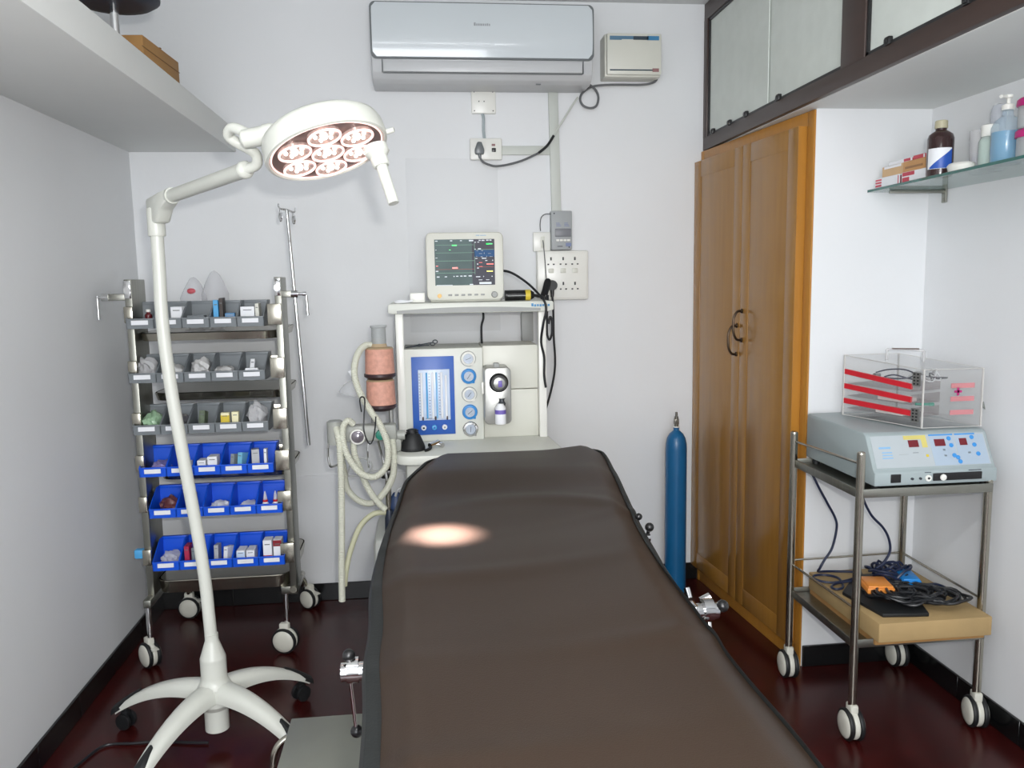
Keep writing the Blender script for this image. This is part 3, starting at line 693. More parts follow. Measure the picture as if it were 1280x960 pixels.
# trays
def tray(z, y0=3.245, y1=3.55, x0=-1.028, x1=-.535, h=.022):
    def rr(i, zz): 
        pts = []
        for cx, cy, a0 in ((x1-.05, y1-.05, 0), (x0+.05, y1-.05, 90), (x0+.05, y0+.05, 180), (x1-.05, y0+.05, 270)):
            for q in range(6):
                a = math.radians(a0+18*q); pts.append((cx+(.05-i)*math.cos(a), cy+(.05-i)*math.sin(a), zz))
        return pts
    G().rings([rr(-.002, z+h), rr(-.004, z+h-.003), rr(.004, z), rr(.008, z-.001)], caps=True).rings([rr(-.002, z+h), rr(.003, z+h), rr(.009, z+.003), rr(.012, z+.002)], caps=False).ob('tray', STEEL, t)
def deeptray(z, h):
    tray(z, h=h)
tray(1.222, y0=3.10, h=.030)
for z in (.985, .675): tray(z, y0=3.215, h=.030)
tray(.262, y0=3.10, h=.05)
# clamps on both sides with their levers
for s, x0, xe in ((-1, PXL-.012, -1.118), (1, PXR+.012, -.468)):
    c = G().box(min(x0, xe), 3.085, 1.372, max(x0, xe), 3.098, 1.396, bev=.002).ob('side_arm', STEELB, t)
    g = G().cyl((xe-.004*s, 3.09, 1.384), (xe+.020*s, 3.09, 1.384), .014, seg=18)
    if s > 0: g.cyl((xe+.02, 3.09, 1.384), (xe+.036, 3.09, 1.384), .006).cyl((xe+.036, 3.09, 1.384), (xe+.05, 3.09, 1.384), .008).cyl((xe+.050, 3.09, 1.378), (xe+.052, 3.09, 1.305), .0055)
    else: g.cyl((xe-.02, 3.09, 1.384), (xe-.036, 3.09, 1.384), .005).cyl((xe-.036, 3.09, 1.388), (xe-.036, 3.09, 1.306), .0045)
    g.ob('clamp_lever', CHROME, c)
# IV pole held in the right clamp
t2 = thing('drip_pole', 'slim chrome drip pole with twin hooks clamped to the bin trolley', 'pole', (-.45, 3.09, .818))
G().cyl((-.434, 3.078, .818), (-.474, 3.10, 1.69), .0068, .0062, seg=12).ob('pole', CHROME, t2)
G().tube([(-.503, 3.10, 1.712), (-.500, 3.10, 1.695), (-.474, 3.10, 1.69), (-.448, 3.10, 1.680), (-.444, 3.10, 1.697)], .0035, 8, sub=3).ob('cross_bar', CHROME, t2)
for x, z in ((-.497, 1.69), (-.450, 1.680)):
    G().tube([(x, 3.10, z), (x-.004, 3.097, z-.025), (x-.001, 3.094, z-.04), (x+.004, 3.09, z-.03), (x+.004, 3.088, z-.012)], .0034, 8, sub=4).ball((x, 3.094, z-.038), .0058, 8).ob('hook', CHROME, t2)

def make_bin(x, z, m, label, group, dx=0):
    y0, y1, h, wd = 3.058, 3.196, .094, BW-GAP
    o = thing('storage_bin', label, 'bin', (x+wd/2, 3.13, z), 0, group)
    th = .0026; fl = .036
    g = G(); tp = .004
    # side walls: low lip in front, sloping up to the full height at the back
    for xa, xb in ((x, x+th), (x+wd-th, x+wd)):
        g.prism([(xa, y0+tp, z), (xa, y1-tp, z), (xa, y1, z+h), (xa, y1-.04, z+h), (xa, y0+.018, z+fl+.010), (xa, y0, z+fl)], (xb-xa, 0, 0))
    g.box(x, y0+tp, z, x+wd, y1-tp, z+th)
    g.prism([(x, y0+tp, z), (x, y0, z+fl), (x, y0+th, z+fl), (x, y0+tp+th, z)], (wd, 0, 0))
    g.prism([(x, y1-tp, z), (x, y1, z+h), (x, y1-th, z+h), (x, y1-tp-th, z)], (wd, 0, 0))
    g.box(x, y0-.003, z+fl-.004, x+wd, y0+.003, z+fl+.001, bev=.001)            # rolled lip
    g.box(x, y1-.004, z+h-.012, x+wd, y1+.010, z+h, bev=.0015)                  # hanging hook at the back
    g.ob('bin_body', m, o)
    M_ = Matrix.Translation((x+wd/2, y0+.0012, z+.022)) @ Matrix.Rotation(math.radians(0), 4, 'X')
    G().box(-.029, -.0035, -.008, .029, -.0005, .008, M=M_).ob('label_card', PAPER, o)
    return o
ORD = ['leftmost', 'second from left', 'middle', 'second from right', 'rightmost']
RN = ['top row', 'second row', 'third row', 'fourth row', 'fifth row', 'lowest row']
def inbin(r, k):
    z, xs, _ = rows[r]; x = xs+k*BW
    return x, 3.058, z+.003
for r, (z, xs, c) in enumerate(rows):
    for k in range(5):
        make_bin(xs+k*BW, z, BING if c == 'g' else BINB, '%s plastic bin with label card, %s in the %s of the trolley' % ('grey' if c == 'g' else 'blue', ORD[k], RN[r]), 'grey storage bins on the trolley' if c == 'g' else 'blue storage bins on the trolley')
def carton(r, k, dx, dy, wx, wy, h, m, label, tilt=0, yaw_=0, cat='box', name='small_carton', band=None, face=None, group=None):
    x, y, z = inbin(r, k)
    M_ = Matrix.Translation((x+dx, y+dy, z+.0005)) @ Matrix.Rotation(math.radians(yaw_), 4, 'Z') @ Matrix.Rotation(math.radians(tilt), 4, 'X')
    o = thing(name, label, cat, (x+dx, y+dy, z), 0, group)
    G().box(0, 0, 0, wx, wy, h, bev=.0008, seg=1, M=M_).ob('carton', m, o)
    if band: G().box(-.0004, -.0006, h*band[0], wx+.0004, .002, h*band[1], M=M_).ob('printed_band', band[2], o)
    G().box(wx*.2, -.0007, h*.80, wx*.8, .001, h*.84, M=M_).ob('flap_line', CHGREY, o)
    return o
def lump(r, k, label, m, n=7, s=.014, name='plastic_bag', cat='bag', cx=.048, cy=.06, hz=.02, flat=1.0):
    hz *= 1.45 if r < 3 else 1.9; cy = .066
    x, y, z = inbin(r, k)
    b = bmesh.new(); bmesh.ops.create_icosphere(b, subdivisions=3, radius=1)
    rnd = random.Random(r*10+k)
    ph = [rnd.uniform(0, 6) for _ in range(6)]
    for v in b.verts:
        p = v.co; f = 1+.16*math.sin(5*p.x+ph[0])*math.sin(4*p.y+ph[1])+.12*math.sin(9*p.z+7*p.x+ph[2])+.08*math.sin(13*p.y+ph[3])
        v.co = Vector((p.x*f*.034, p.y*f*.045, max(-.9, p.z*f)*hz+.9*hz))+Vector((x+cx, y+cy, z+.001))
    g = G(); g._merge(b)
    return tag(g.ob(name, m, loc=(x+cx, y+cy, z)), label, cat)
# top row contents
carton(0, 1, .052, .03, .040, .05, .072, PAPER, 'white carton standing in the second bin of the top row', band=(.0, .12, PAPER))
carton(0, 3, .008, .03, .018, .05, .094, SKYB, 'bright blue upright packet in the top row next to a dark one', tilt=-4)
carton(0, 3, .030, .035, .013, .045, .100, mat('dark_box', (62, 54, 52), .5), 'dark brown upright packet in the top row beside the blue one', tilt=2)
carton(0, 3, .052, .02, .034, .04, .046, mat('teal_blue', (30, 110, 160), .4), 'short teal-blue packet lying in the fourth bin of the top row', yaw_=8)
carton(0, 4, .008, .028, .050, .05, .068, PAPER, 'white carton standing in the rightmost bin of the top row', tilt=-5)
carton(0, 4, .062, .03, .013, .05, .078, CREAM, 'slim cream packet beside the white carton in the top right bin', tilt=3)
o = thing('small_vial', 'dark red vial with white cap in the leftmost top bin', 'vial', (-.985, 3.10, 1.273))
G().lathe([(.011, 0), (.012, .003), (.012, .045), (.006, .052), (.006, .056)], (-.985, 3.10, 1.2735)).ob('vial_body', mat('vial_red', (96, 22, 28), .3), o)
G().cyl((-.985, 3.10, 1.3290), (-.985, 3.10, 1.338), .008).ob('cap', WPL, o)
carton(0, 2, .015, .02, .060, .03, .040, BING, 'grey and white packet lying low in the middle top bin', yaw_=-4)
# second row
lump(1, 0, 'clear crinkled plastic bag in the leftmost second-row bin', POLY, hz=.030)
lump(1, 2, 'bundle of white cotton rolls in the middle second-row bin', mat('cotton', (205, 205, 205), .8, bump=.6, bscale=60), hz=.027, name='cotton_rolls', cat='cotton')
lump(1, 1, 'pale gauze pack mostly behind the lamp pole in the second row', mat('cotton', (205, 205, 205), .8), hz=.020, name='gauze_pack', cat='gauze')
carton(1, 4, .034, .012, .016, .012, .088, PAPER, 'white syringe packet leaning diagonally in the rightmost second-row bin', tilt=-38, yaw_=0)
carton(1, 4, .024, .008, .046, .012, .040, PAPER, 'white flat pack at the front of the rightmost second-row bin')
lump(1, 3, 'small heap of white swabs in the second-row bin second from right', mat('cotton', (205, 205, 205), .8), hz=.016, cx=.03, name='swab_heap', cat='swabs')
# third row
lump(2, 0, 'clear and green tubing pack in the leftmost third-row bin', mat('pale_green_pack', (150, 182, 150), .25, var=.25, scale=40), hz=.026, cx=.055, name='tubing_pack', cat='tubing')
lump(2, 1, 'dark syringe bundle mostly behind the lamp pole in the third row', mat('dim_pack', (92, 92, 96), .3, var=.3, scale=50), hz=.022, name='syringe_bundle', cat='syringes')
carton(2, 2, .030, .02, .022, .03, .078, mat('olive_pack', (96, 108, 88), .45, var=.35, scale=60), 'dark green striped packet leaning in the middle third-row bin', tilt=-16, yaw_=-10)
carton(2, 3, .018, .02, .030, .022, .066, mat('pale_yellow', (236, 230, 190), .5), 'yellow and white carton in the third row', band=(.38, .86, YEL))
carton(2, 3, .056, .024, .024, .022, .068, mat('pale_yellow', (236, 230, 190), .5), 'plain pale yellow carton in the third row', tilt=-2)
lump(2, 4, 'clear bubble-like ampoule pack in the rightmost third-row bin', POLY, hz=.036, cx=.045, name='ampoule_pack', cat='packet')
# fourth row (first blue)
lump(3, 0, 'small purple and white sachet in the leftmost blue bin of the fourth row', mat('sachet', (150, 140, 190), .4, var=.3, scale=60), hz=.012, cx=.06, cy=.05, name='sachet', cat='sachet')
carton(3, 2, .010, .018, .030, .05, .048, PAPER, 'low white carton in front in the middle fourth-row bin')
carton(3, 2, .048, .014, .034, .05, .062, PAPER, 'taller white carton in the middle fourth-row bin')
carton(3, 3, .026, .03, .014, .07, .066, mat('grey_box', (136, 146, 150), .5), 'grey folded packet in the fourth row beside the light blue one', yaw_=-18, tilt=-12)
carton(3, 3, .052, .03, .018, .07, .070, mat('light_blue_box', (120, 186, 214), .4), 'light blue packet leaning in the fourth row', yaw_=-18, tilt=-12)
carton(3, 4, .012, .03, .028, .08, .078, mat('grey_white_box', (172, 174, 178), .5), 'grey-white booklet leaning in the rightmost fourth-row bin', yaw_=12, tilt=-6)
carton(3, 4, .056, .03, .010, .03, .080, PAPER, 'thin white packet upright in the rightmost fourth-row bin', tilt=-4)
carton(3, 1, .055, .02, .028, .03, .045, PAPER, 'white packet half hidden by the lamp pole in the fourth row')
# fifth row
lump(4, 0, 'brown foil sachets in the leftmost fifth-row bin', mat('brown_foil', (104, 60, 62), .35, var=.3, scale=50), hz=.017, cx=.06, name='foil_sachets', cat='sachet')
carton(4, 1, .036, .03, .022, .05, .072, mat('brown_box', (110, 84, 74), .5), 'brown packet beside the lamp pole in the fifth row')
lump(4, 2, 'low heap of white ampoules in the middle fifth-row bin', PAPER, hz=.010, name='ampoules', cat='ampoules')
lump(4, 3, 'low white folded packet in the fifth row second from right', PAPER, hz=.008, cx=.056, name='folded_packet', cat='packet')
for k, (dx, sz) in enumerate(((.028, 'left'), (.066, 'right'))):
    x, y, z = inbin(4, 4); x += dx; y += .035
    o = thing('dropper_bottle', 'white dropper bottle with red collar, %s one of the pair in the fifth row' % sz, 'bottle', (x, y, z), 0, 'dropper bottles in the fifth row')
    G().lathe([(.015, 0), (.016, .003), (.015, .022), (.008, .033), (.007, .036)], (x, y, z+.0005), seg=16).ob('bottle_body', PAPER, o)
    G().lathe([(.009, .034), (.010, .036), (.009, .042)], (x, y, z), seg=14).ob('collar', RED, o)
    G().lathe([(.008, .042), (.006, .058), (.002, .074)], (x, y, z), seg=12).ob('nozzle', POLY, o)
# lowest row
lump(5, 0, 'clear flat plastic pack in the leftmost lowest-row bin', POLY, hz=.014, name='plastic_pack')
carton(5, 1, .012, .03, .018, .05, .078, mat('crimson_box', (170, 38, 74), .45), 'crimson upright carton in the lowest row')
carton(5, 1, .038, .03, .012, .06, .070, mat('grey_box', (136, 146, 150), .5), 'grey blister pack next to the crimson carton in the lowest row', yaw_=-8)
carton(5, 2, .055, .03, .016, .05, .068, PAPER, 'white leaning packet in the middle lowest-row bin', tilt=-10, yaw_=-16)
carton(5, 2, .020, .04, .016, .05, .072, mat('grey_white_box', (172, 174, 178), .5), 'grey-white packet by the lamp pole in the lowest row', tilt=-6)
carton(5, 3, .012, .02, .030, .06, .054, PAPER, 'white and pale blue carton in the lowest row', band=(0, .9, mat('very_pale_blue', (196, 214, 234), .5)))
carton(5, 3, .048, .02, .030, .06, .054, PAPER, 'white carton with orange end in the lowest row', band=(.0, .45, mat('orange_print', (232, 128, 72), .5)))
carton(5, 4, .014, .022, .032, .05, .088, PAPER, 'white and red carton with dark top, left of the pair in the lowest row', band=(.0, .34, RED))
carton(5, 4, .052, .022, .030, .05, .088, PAPER, 'white and red carton with red top, right of the pair in the lowest row', band=(.72, .99, mat('dark_red', (132, 26, 40), .4)))
# clear plastic bags behind the top row
for k, (x, zt, lb) in enumerate(((-.88, 1.455, 'clear plastic bag with red mark inside, standing behind the top bins'), (-.80, 1.478, 'taller clear plastic bag standing behind the top bins'))):
    b = bmesh.new(); bmesh.ops.create_icosphere(b, subdivisions=3, radius=1)
    for v in b.verts:
        p = v.co; f = 1+.12*math.sin(6*p.x+k)*math.sin(5*p.z)+.08*math.sin(11*p.y+3*p.z)
        hh = (zt-1.238)/2
        v.co = Vector((x+p.x*f*.052*(1-.35*max(0, p.z)), 3.33+p.y*f*.05, 1.238+hh+max(-1, min(1, p.z))*hh))
    g = G(); g._merge(b); o = thing('plastic_bag', lb, 'bag', (x, 3.33, 1.236), 0, 'clear bags behind the top bins')
    g.ob('bag_film', clear('bag_film', (236, 236, 240), .26, .2, 1.03), o)
    if k == 0: G().ball((x, 3.29, 1.40), .014, 10, (1.2, .6, .8)).ob('red_mark', mat('soft_red', (200, 90, 100), .5), o)
lump_t = thing('document_stack', 'stack of pale papers lying on the tray between the fourth and fifth bin rows', 'papers', (-.78, 3.36, .678))
for k in range(4):
    G().box(-.97+.012*k, 3.262+.006*k, .6795+.010*k, -.60-.01*k, 3.50, .6885+.010*k, bev=.001).ob('sheet_bundle', mat('paper_%d' % k, [(120, 112, 104), (152, 148, 142), (104, 96, 90), (170, 166, 160)][k], .7), lump_t)
tag(G().box(-1.098, 3.09, .405, -1.060, 3.12, .44, bev=.006).ob('clip', SKYB, loc=(-1.08, 3.1, .405)), 'small bright blue clip on the left post beside the lowest bins', 'clip')

# ---------------------------------------------------------------- anaesthesia machine
t = thing('anaesthesia_machine', 'cream anaesthesia machine with blue flowmeter panel against the back wall', 'medical machine', (.2, 3.25, 0))
# lower body and base
G().box(-.075, 3.02, .13, .480, 3.48, .775, bev=.02).box(-.215, 3.14, .12, .50, 3.50, .42, bev=.03).ob('lower_body', CREAM2, t)
for x, y in ((-.15, 3.20), (.45, 3.20), (-.15, 3.45), (.45, 3.45)): castor(t, x, y, .1, 20, .045)
g = G(); pts = []
for cx, cy, a0, r_ in ((.507-.05, 3.50-.02, 0, .02), (-.108+.02, 3.50-.02, 90, .02), (-.108+.06, 2.885+.06, 180, .06), (.507-.05, 2.885+.05, 270, .05)):
    for q in range(6):
        a = math.radians(a0+18*q); pts.append((cx+(r_)*math.cos(a), cy+r_*math.sin(a), .765))
g.prism(pts, (0, 0, .035), bev=.007); g.ob('work_top', CREAM2, t)
# frame uprights and top shelf
for x0 in (-.098, .455): B(x0, 3.15, .80, x0+.030, 3.185, 1.302, bev=.003).ob('upright', WPL, t)
G().box(-.102, 3.20, .80, -.096, 3.50, 1.30).ob('left_side_strip', MGREY, t)
for x0 in (.425, ): B(x0, 3.44, 1.16, x0+.05, 3.47, 1.302, bev=.002).ob('rear_upright', MGREY, t)
prof = [(-.124, 1.304), (-.105, 1.300), (.49, 1.298), (.512, 1.304), (.512, 1.334), (.505, 1.339), (-.116, 1.339), (-.124, 1.333)]
G().prism([(x, 3.125, z) for x, z in prof], (0, .40, 0), bev=.004).ob('top_shelf', CREAM2, t)
g = G(); arc = [(-.09+i*.55/16, 1.305+.021*math.sin(math.pi*(.18+.64*i/16))-.004) for i in range(17)]
g.prism([(x, 3.122, z) for x, z in [(-.09, 1.302)]+arc+[(.46, 1.302)]], (0, .006, 0)); g.ob('shelf_curve', MGREY, t)
g = G(); x = .425
for k in range(7): g.box(x, 3.1225, 1.318+(.0 if k % 2 else .001), x+.008, 3.126, 1.3265+(.004 if k == 0 else 0), bev=.0006); x += .0105
g.ob('brand_lettering', mat('brand_blue', (70, 140, 190), .4), t, kind='stuff')
# gas panel box (left) and vaporiser side (right)
B(-.070, 3.152, .800, .234, 3.40, 1.163, bev=.004).ob('gas_panel', CREAM2, t)
G().box(.236, 3.185, .800, .455, 3.40, .990, bev=.003).box(.236, 3.185, .993, .455, 3.40, 1.166, bev=.003).ob('side_panel', CREAM, t)
bp = B(-.043, 3.146, .827, .121, 3.154, 1.133, bev=.001).ob('blue_panel', BLUEP, t)
fm = B(-.018, 3.142, .885, .103, 3.148, 1.083, bev=.001).ob('flowmeter_window', mat('flow_back', (196, 210, 230), .3, var=.05), bp)
for k, (x, m) in enumerate(((-.006, PAPER), (.014, SKYB), (.036, PAPER), (.052, mat('pale_blue_tube', (130, 186, 228), .3)), (.071, PAPER), (.088, PAPER))):
    G().cyl((x, 3.139, .893), (x, 3.139, 1.072-.012*(k == 5)), .0048 if k not in (1, 3) else .0034, seg=10).ob('flow_tube', m, bp)
g = G()
for x in (-.014, .024, .062):
    for k in range(15): g.box(x-.002, 3.1405, .905+k*.0115, x+.0025+(.002 if k % 5 == 0 else 0), 3.143, .9065+k*.0115)
g.ob('scale_marks', DARKG, bp, kind='stuff')
g = G()
for x in (-.004, .045, .090): g.box(x-.003, 3.134, .886, x+.003, 3.144, .900, bev=.001)
g.box(.008, 3.138, .892, .045, 3.142, .8935)
g.ob('bobbins', DKRED, bp)
for x, m in ((-.002, PAPER), (.039, SKYB), (.079, PAPER)):
    k_ = G().lathe([(.0105, 0), (.0105, .006), (.009, .010), (.003, .011)], (x, 3.147, .856), (0, -1, 0), seg=18).ob('flow_knob', m, bp)
    G().cyl((x, 3.137, .856), (x, 3.1345, .856), .0042, seg=10).ob('knob_cap', DARKG if m is PAPER and x < 0 else (BLUEP if m is SKYB else MGREY), k_)
for k, (z, m) in enumerate(((1.121, WPL), (1.052, BLUEK), (.981, WPL), (.911, BLUEK), (.843, CHROME))):
    x = .177+.0008*k
    d = G().lathe([(.0275, 0), (.0285, .006), (.027, .013), (.021, .015), (.0195, .010), (.001, .010)], (x, 3.152, z), (0, -1, 0), seg=30)
    d.prism([(x+.006, 3.150, z-.026), (x+.024, 3.150, z-.006), (x+.022, 3.150, z-.028)], (0, -.006, 0), bev=.001)
    d = d.ob('pressure_gauge', m, t, label=['white rimmed gauge, uppermost', 'blue rimmed gauge, second from top', 'white rimmed gauge, middle', 'blue rimmed gauge, fourth', 'chrome rimmed gauge, lowest'][k])
    G().cyl((x, 3.144, z), (x, 3.1405, z), .019, seg=24).ob('gauge_face', GAUGE, d)
    G().torus((x, 3.151, z), (0, 1, 0), .0290, .0013, 30, 6).ob('outline_ring', MGREY if k in (0, 2) else m, d)
    a_ = [1.2, .6, .7, .9, .1][k]; G().box(-.0005, 0, -.011, .0012, .0012, .011, M=Matrix.Translation((x, 3.139, z)) @ Matrix.Rotation(a_, 4, 'Y')).ob('needle', DARKG, d)
# vaporiser
v = G().prism(rpanel(.231, .334, .874, 1.092, .018, 3.06), (0, .125, 0), bev=.004).ob('vaporiser', SILVER, t)
G().lathe([(.036, 0), (.037, .008), (.034, .02), (.030, .024)], (.286, 3.062, 1.035), (0, -1, 0), seg=32).ob('dial', BLKPL, v)
G().lathe([(.024, .022), (.022, .034), (.012, .036)], (.286, 3.062, 1.035), (0, -1, 0), seg=28).ob('dial_knob', SILVER, v)
G().box(.281, 3.023, 1.022, .296, 3.028, 1.046, bev=.001).ob('dial_label', PURP, v)
G().box(.270, 3.075, 1.09, .292, 3.10, 1.108, bev=.003).ob('top_fitting', MGREY, v)
G().lathe([(.013, 0), (.015, .008), (.010, .016), (.010, .024), (.014, .028)], (.296, 3.05, .948), seg=18).ob('filler_spout', DARKG, v)
b_ = G().lathe([(.0195, 0), (.021, .003), (.021, .062), (.013, .074), (.012, .078)], (.289, 3.040, .879), seg=22).ob('agent_bottle', PAPER, v)
G().cyl((.289, 3.040, .918), (.289, 3.040, .934), .0215, seg=22, caps=False).ob('purple_band', PURP, b_)
B(.2215, 3.075, .99, .230, 3.085, 1.036, bev=.002).ob('lock_lever', WPL, v)

# monitor on the shelf
t = thing('patient_monitor', 'cream patient monitor showing coloured traces on the machine shelf', 'monitor', (.18, 3.28, 1.339))
G().prism(rpanel(.027, .328, 1.346, 1.608, .022, 3.205), (0, .10, 0), bev=.006).prism(rpanel(.045, .31, 1.36, 1.59, .02, 3.30), (0, .06, 0), bev=.006).box(.04, 3.22, 1.340, .315, 3.33, 1.35, bev=.003).ob('housing', CREAM, t)
scr = G().box(.060, 3.2025, 1.404, .205, 3.206, 1.581).ob('screen', SCR, t)
def sc(name, m, items, parent):
    g = G()
    for x0, z0, x1, z1 in items: g.box(x0, 3.2015, z0, x1, 3.2035, z1)
    return g.ob(name, m, parent, kind='stuff')
B(.205, 3.2025, 1.404, .2935, 3.206, 1.581).ob('screen_side_field', SCRD, t)
sc('blue_field', SCRB, [(.2145, 1.513, .2925, 1.539)], scr)
def sx(px): return .060+(px-175)/(900-175)*.2335
def sz(py): return 1.581-(py-140)/(690-140)*.177
def it(*L): return [(sx(a), sz(d), sx(c), sz(b)) for a, b, c, d in L]
sc('green_readout', SC_G, it((385, 203, 445, 218), (800, 191, 875, 204), (350, 262, 370, 268), (800, 191, 830, 206)), scr)
sc('red_readout', SC_R, it((385, 472, 450, 490), (800, 433, 885, 445), (190, 452, 215, 460), (710, 418, 750, 422), (710, 466, 750, 470)), scr)
sc('yellow_readout', SC_Y, it((800, 519, 875, 531)), scr)
tx = [(185, 155, 215, 164), (365, 152, 392, 162), (485, 152, 508, 162), (592, 148, 645, 165), (710, 150, 735, 160), (745, 150, 780, 162), (800, 148, 830, 160), (840, 148, 865, 160), (660, 172, 675, 182), (695, 172, 715, 180), (656, 255, 672, 266), (700, 250, 735, 262), (675, 272, 700, 284), (735, 272, 760, 284), (710, 310, 750, 317), (770, 300, 778, 318), (815, 310, 855, 317), (672, 342, 690, 350), (730, 348, 755, 354), (800, 340, 806, 354), (840, 346, 875, 352), (665, 367, 690, 375), (745, 365, 798, 375), (785, 392, 810, 402), (870, 390, 880, 402), (685, 432, 698, 446), (685, 480, 705, 492), (185, 512, 215, 524), (195, 580, 228, 592), (290, 580, 318, 590), (395, 577, 410, 588), (428, 576, 455, 586), (478, 574, 505, 586), (520, 573, 552, 586), (578, 572, 618, 585), (668, 585, 720, 596), (757, 582, 766, 594), (858, 582, 870, 594), (700, 625, 745, 632), (790, 625, 830, 632), (708, 655, 855, 680), (590, 676, 632, 688), (188, 683, 382, 690), (185, 262, 200, 268), (185, 356, 208, 362)]
sc('white_readout', SC_W, it(*tx), scr)
sc('trace_lines', SC_L, it((190, 205, 645, 209), (190, 298, 650, 302), (190, 394, 655, 399), (190, 538, 655, 543), (655, 180, 660, 560), (680, 262, 888, 267)), scr)
sc('trace_lines', mat('trace_red', (130, 60, 54), .5, emit=.4), it((190, 496, 655, 500), (680, 470, 888, 474)), scr)
g = G()
for k in range(6): g.box(.109+k*.0255, 3.2025, 1.363, .124+k*.0255, 3.206, 1.370, bev=.001)
g.ob('soft_keys', MGREY, t, kind='stuff')
G().cyl((.075, 3.2065, 1.364), (.075, 3.2015, 1.364), .0085, seg=18).ob('power_button', mat('amber', (222, 176, 90), .4), t)
G().lathe([(.0125, 0), (.0125, .008), (.010, .012), (.002, .012)], (.290, 3.206, 1.366), (0, -1, 0), seg=24).ob('trim_knob', MGREY, t)
G().box(.222, 3.2045, 1.593, .236, 3.206, 1.5975).box(.238, 3.2045, 1.5935, .262, 3.206, 1.597).ob('faint_brand', mat('brand_pale', (150, 172, 190), .4), t)
tag(G().tube([(.322, 3.24, 1.458), (.345, 3.225, 1.455), (.375, 3.20, 1.440), (.42, 3.17, 1.405), (.452, 3.13, 1.368), (.474, 3.105, 1.335), (.478, 3.10, 1.30), (.468, 3.11, 1.25), (.462, 3.13, 1.18), (.474, 3.135, 1.12), (.473, 3.135, 1.05), (.479, 3.135, 1.0)], .0048, 8, sub=6).ob('monitor_cable', CABLE, loc=(.47, 3.1, 1.0)), 'black cable drooping from the monitor side over the shelf edge', 'cable')
tag(G().tube([(.250, 3.30, 1.298), (.252, 3.30, 1.27), (.243, 3.30, 1.235), (.243, 3.30, 1.167)], .0045, 8, sub=5).ob('short_cable', CABLE, loc=(.245, 3.3, 1.167)), 'short black cable hanging between top shelf and gas panel', 'cable')
t = thing('battery_case', 'black cylindrical case with yellow tape lying beside the monitor', 'case', (.39, 3.2, 1.339))
G().cyl((.332, 3.21, 1.361), (.415, 3.21, 1.361), .021, seg=20).ob('case_body', BLKPL, t)
G().cyl((.412, 3.21, 1.361), (.432, 3.21, 1.361), .0215, seg=20).ob('yellow_tape', YEL, t)
G().cyl((.432, 3.21, 1.361), (.447, 3.21, 1.361), .020, .012).tube([(.445, 3.21, 1.36), (.47, 3.22, 1.355), (.49, 3.25, 1.35), (.50, 3.30, 1.345)], .006, 8, sub=4).ob('case_end', RUBBER, t)
B(.34, 3.1885, 1.358, .412, 3.190, 1.3605).ob('edge_line', MGREY, t)
t = thing('white_adapter', 'small white adapter block with pale cable left of the monitor', 'adapter', (-.02, 3.2, 1.339))
B(-.040, 3.19, 1.340, .018, 3.24, 1.378, bev=.004).ob('block', WPL, t)
G().tube([(-.04, 3.18, 1.345), (-.07, 3.165, 1.350), (-.095, 3.17, 1.345), (-.085, 3.16, 1.344), (-.05, 3.155, 1.346), (-.03, 3.16, 1.35)], .004, 8, sub=4).ob('pale_cable', PAPER, t)
t = thing('forceps', 'steel scissor-handled forceps lying on the gas panel top', 'forceps', (0, 3.2, 1.163))
g = G(); z = 1.168
g.tube([(-.062, 3.175, z), (-.02, 3.20, z+.003), (.03, 3.21, z+.005)], .0026, 6, sub=3).tube([(-.058, 3.21, z), (-.02, 3.20, z+.006), (.04, 3.19, z+.016)], .0026, 6, sub=3)
g.torus((.052, 3.19, z+.019), (0, -.6, .6), .009, .0022, 14, 6).torus((.042, 3.215, z+.008), (0, -.5, .8), .009, .0022, 14, 6).ball((-.01, 3.20, z+.006), .006, 8)
g.ob('forceps_body', DARKG, t)
# mask on work top
t = thing('face_mask', 'black rubber anaesthesia face mask standing on the cream work top', 'mask', (-.045, 2.99, .80))
G().lathe([(.044, 0), (.047, .006), (.046, .014), (.036, .040), (.028, .058), (.019, .066), (.018, .078), (.014, .080)], (-.045, 2.99, .801), seg=30, sy=.85).ob('mask_body', RUBBER, t)
g = G()
for k in range(4):
    a = math.radians(45+90*k); g.cyl((-.045+.014*math.cos(a), 2.99+.014*math.sin(a), .868), (-.045+.030*math.cos(a), 2.99+.030*math.sin(a), .872), .0028, seg=8)
g.ob('hook_ring', BLKPL, t)
t = thing('tube_connector', 'small chrome elbow connector lying beside the black face mask', 'connector', (.03, 3.02, .80))
G().cyl((.018, 3.00, .812), (.052, 3.03, .818), .011, seg=16).cyl((.05, 3.03, .813), (.066, 3.01, .811), .010, seg=16).ob('metal_elbow', CHROME, t)
G().tube([(.0, 2.955, .805), (.012, 2.965, .806), (.02, 2.985, .808), (.022, 3.0, .811)], .006, 8, sub=3).ob('black_strap', RUBBER, t)

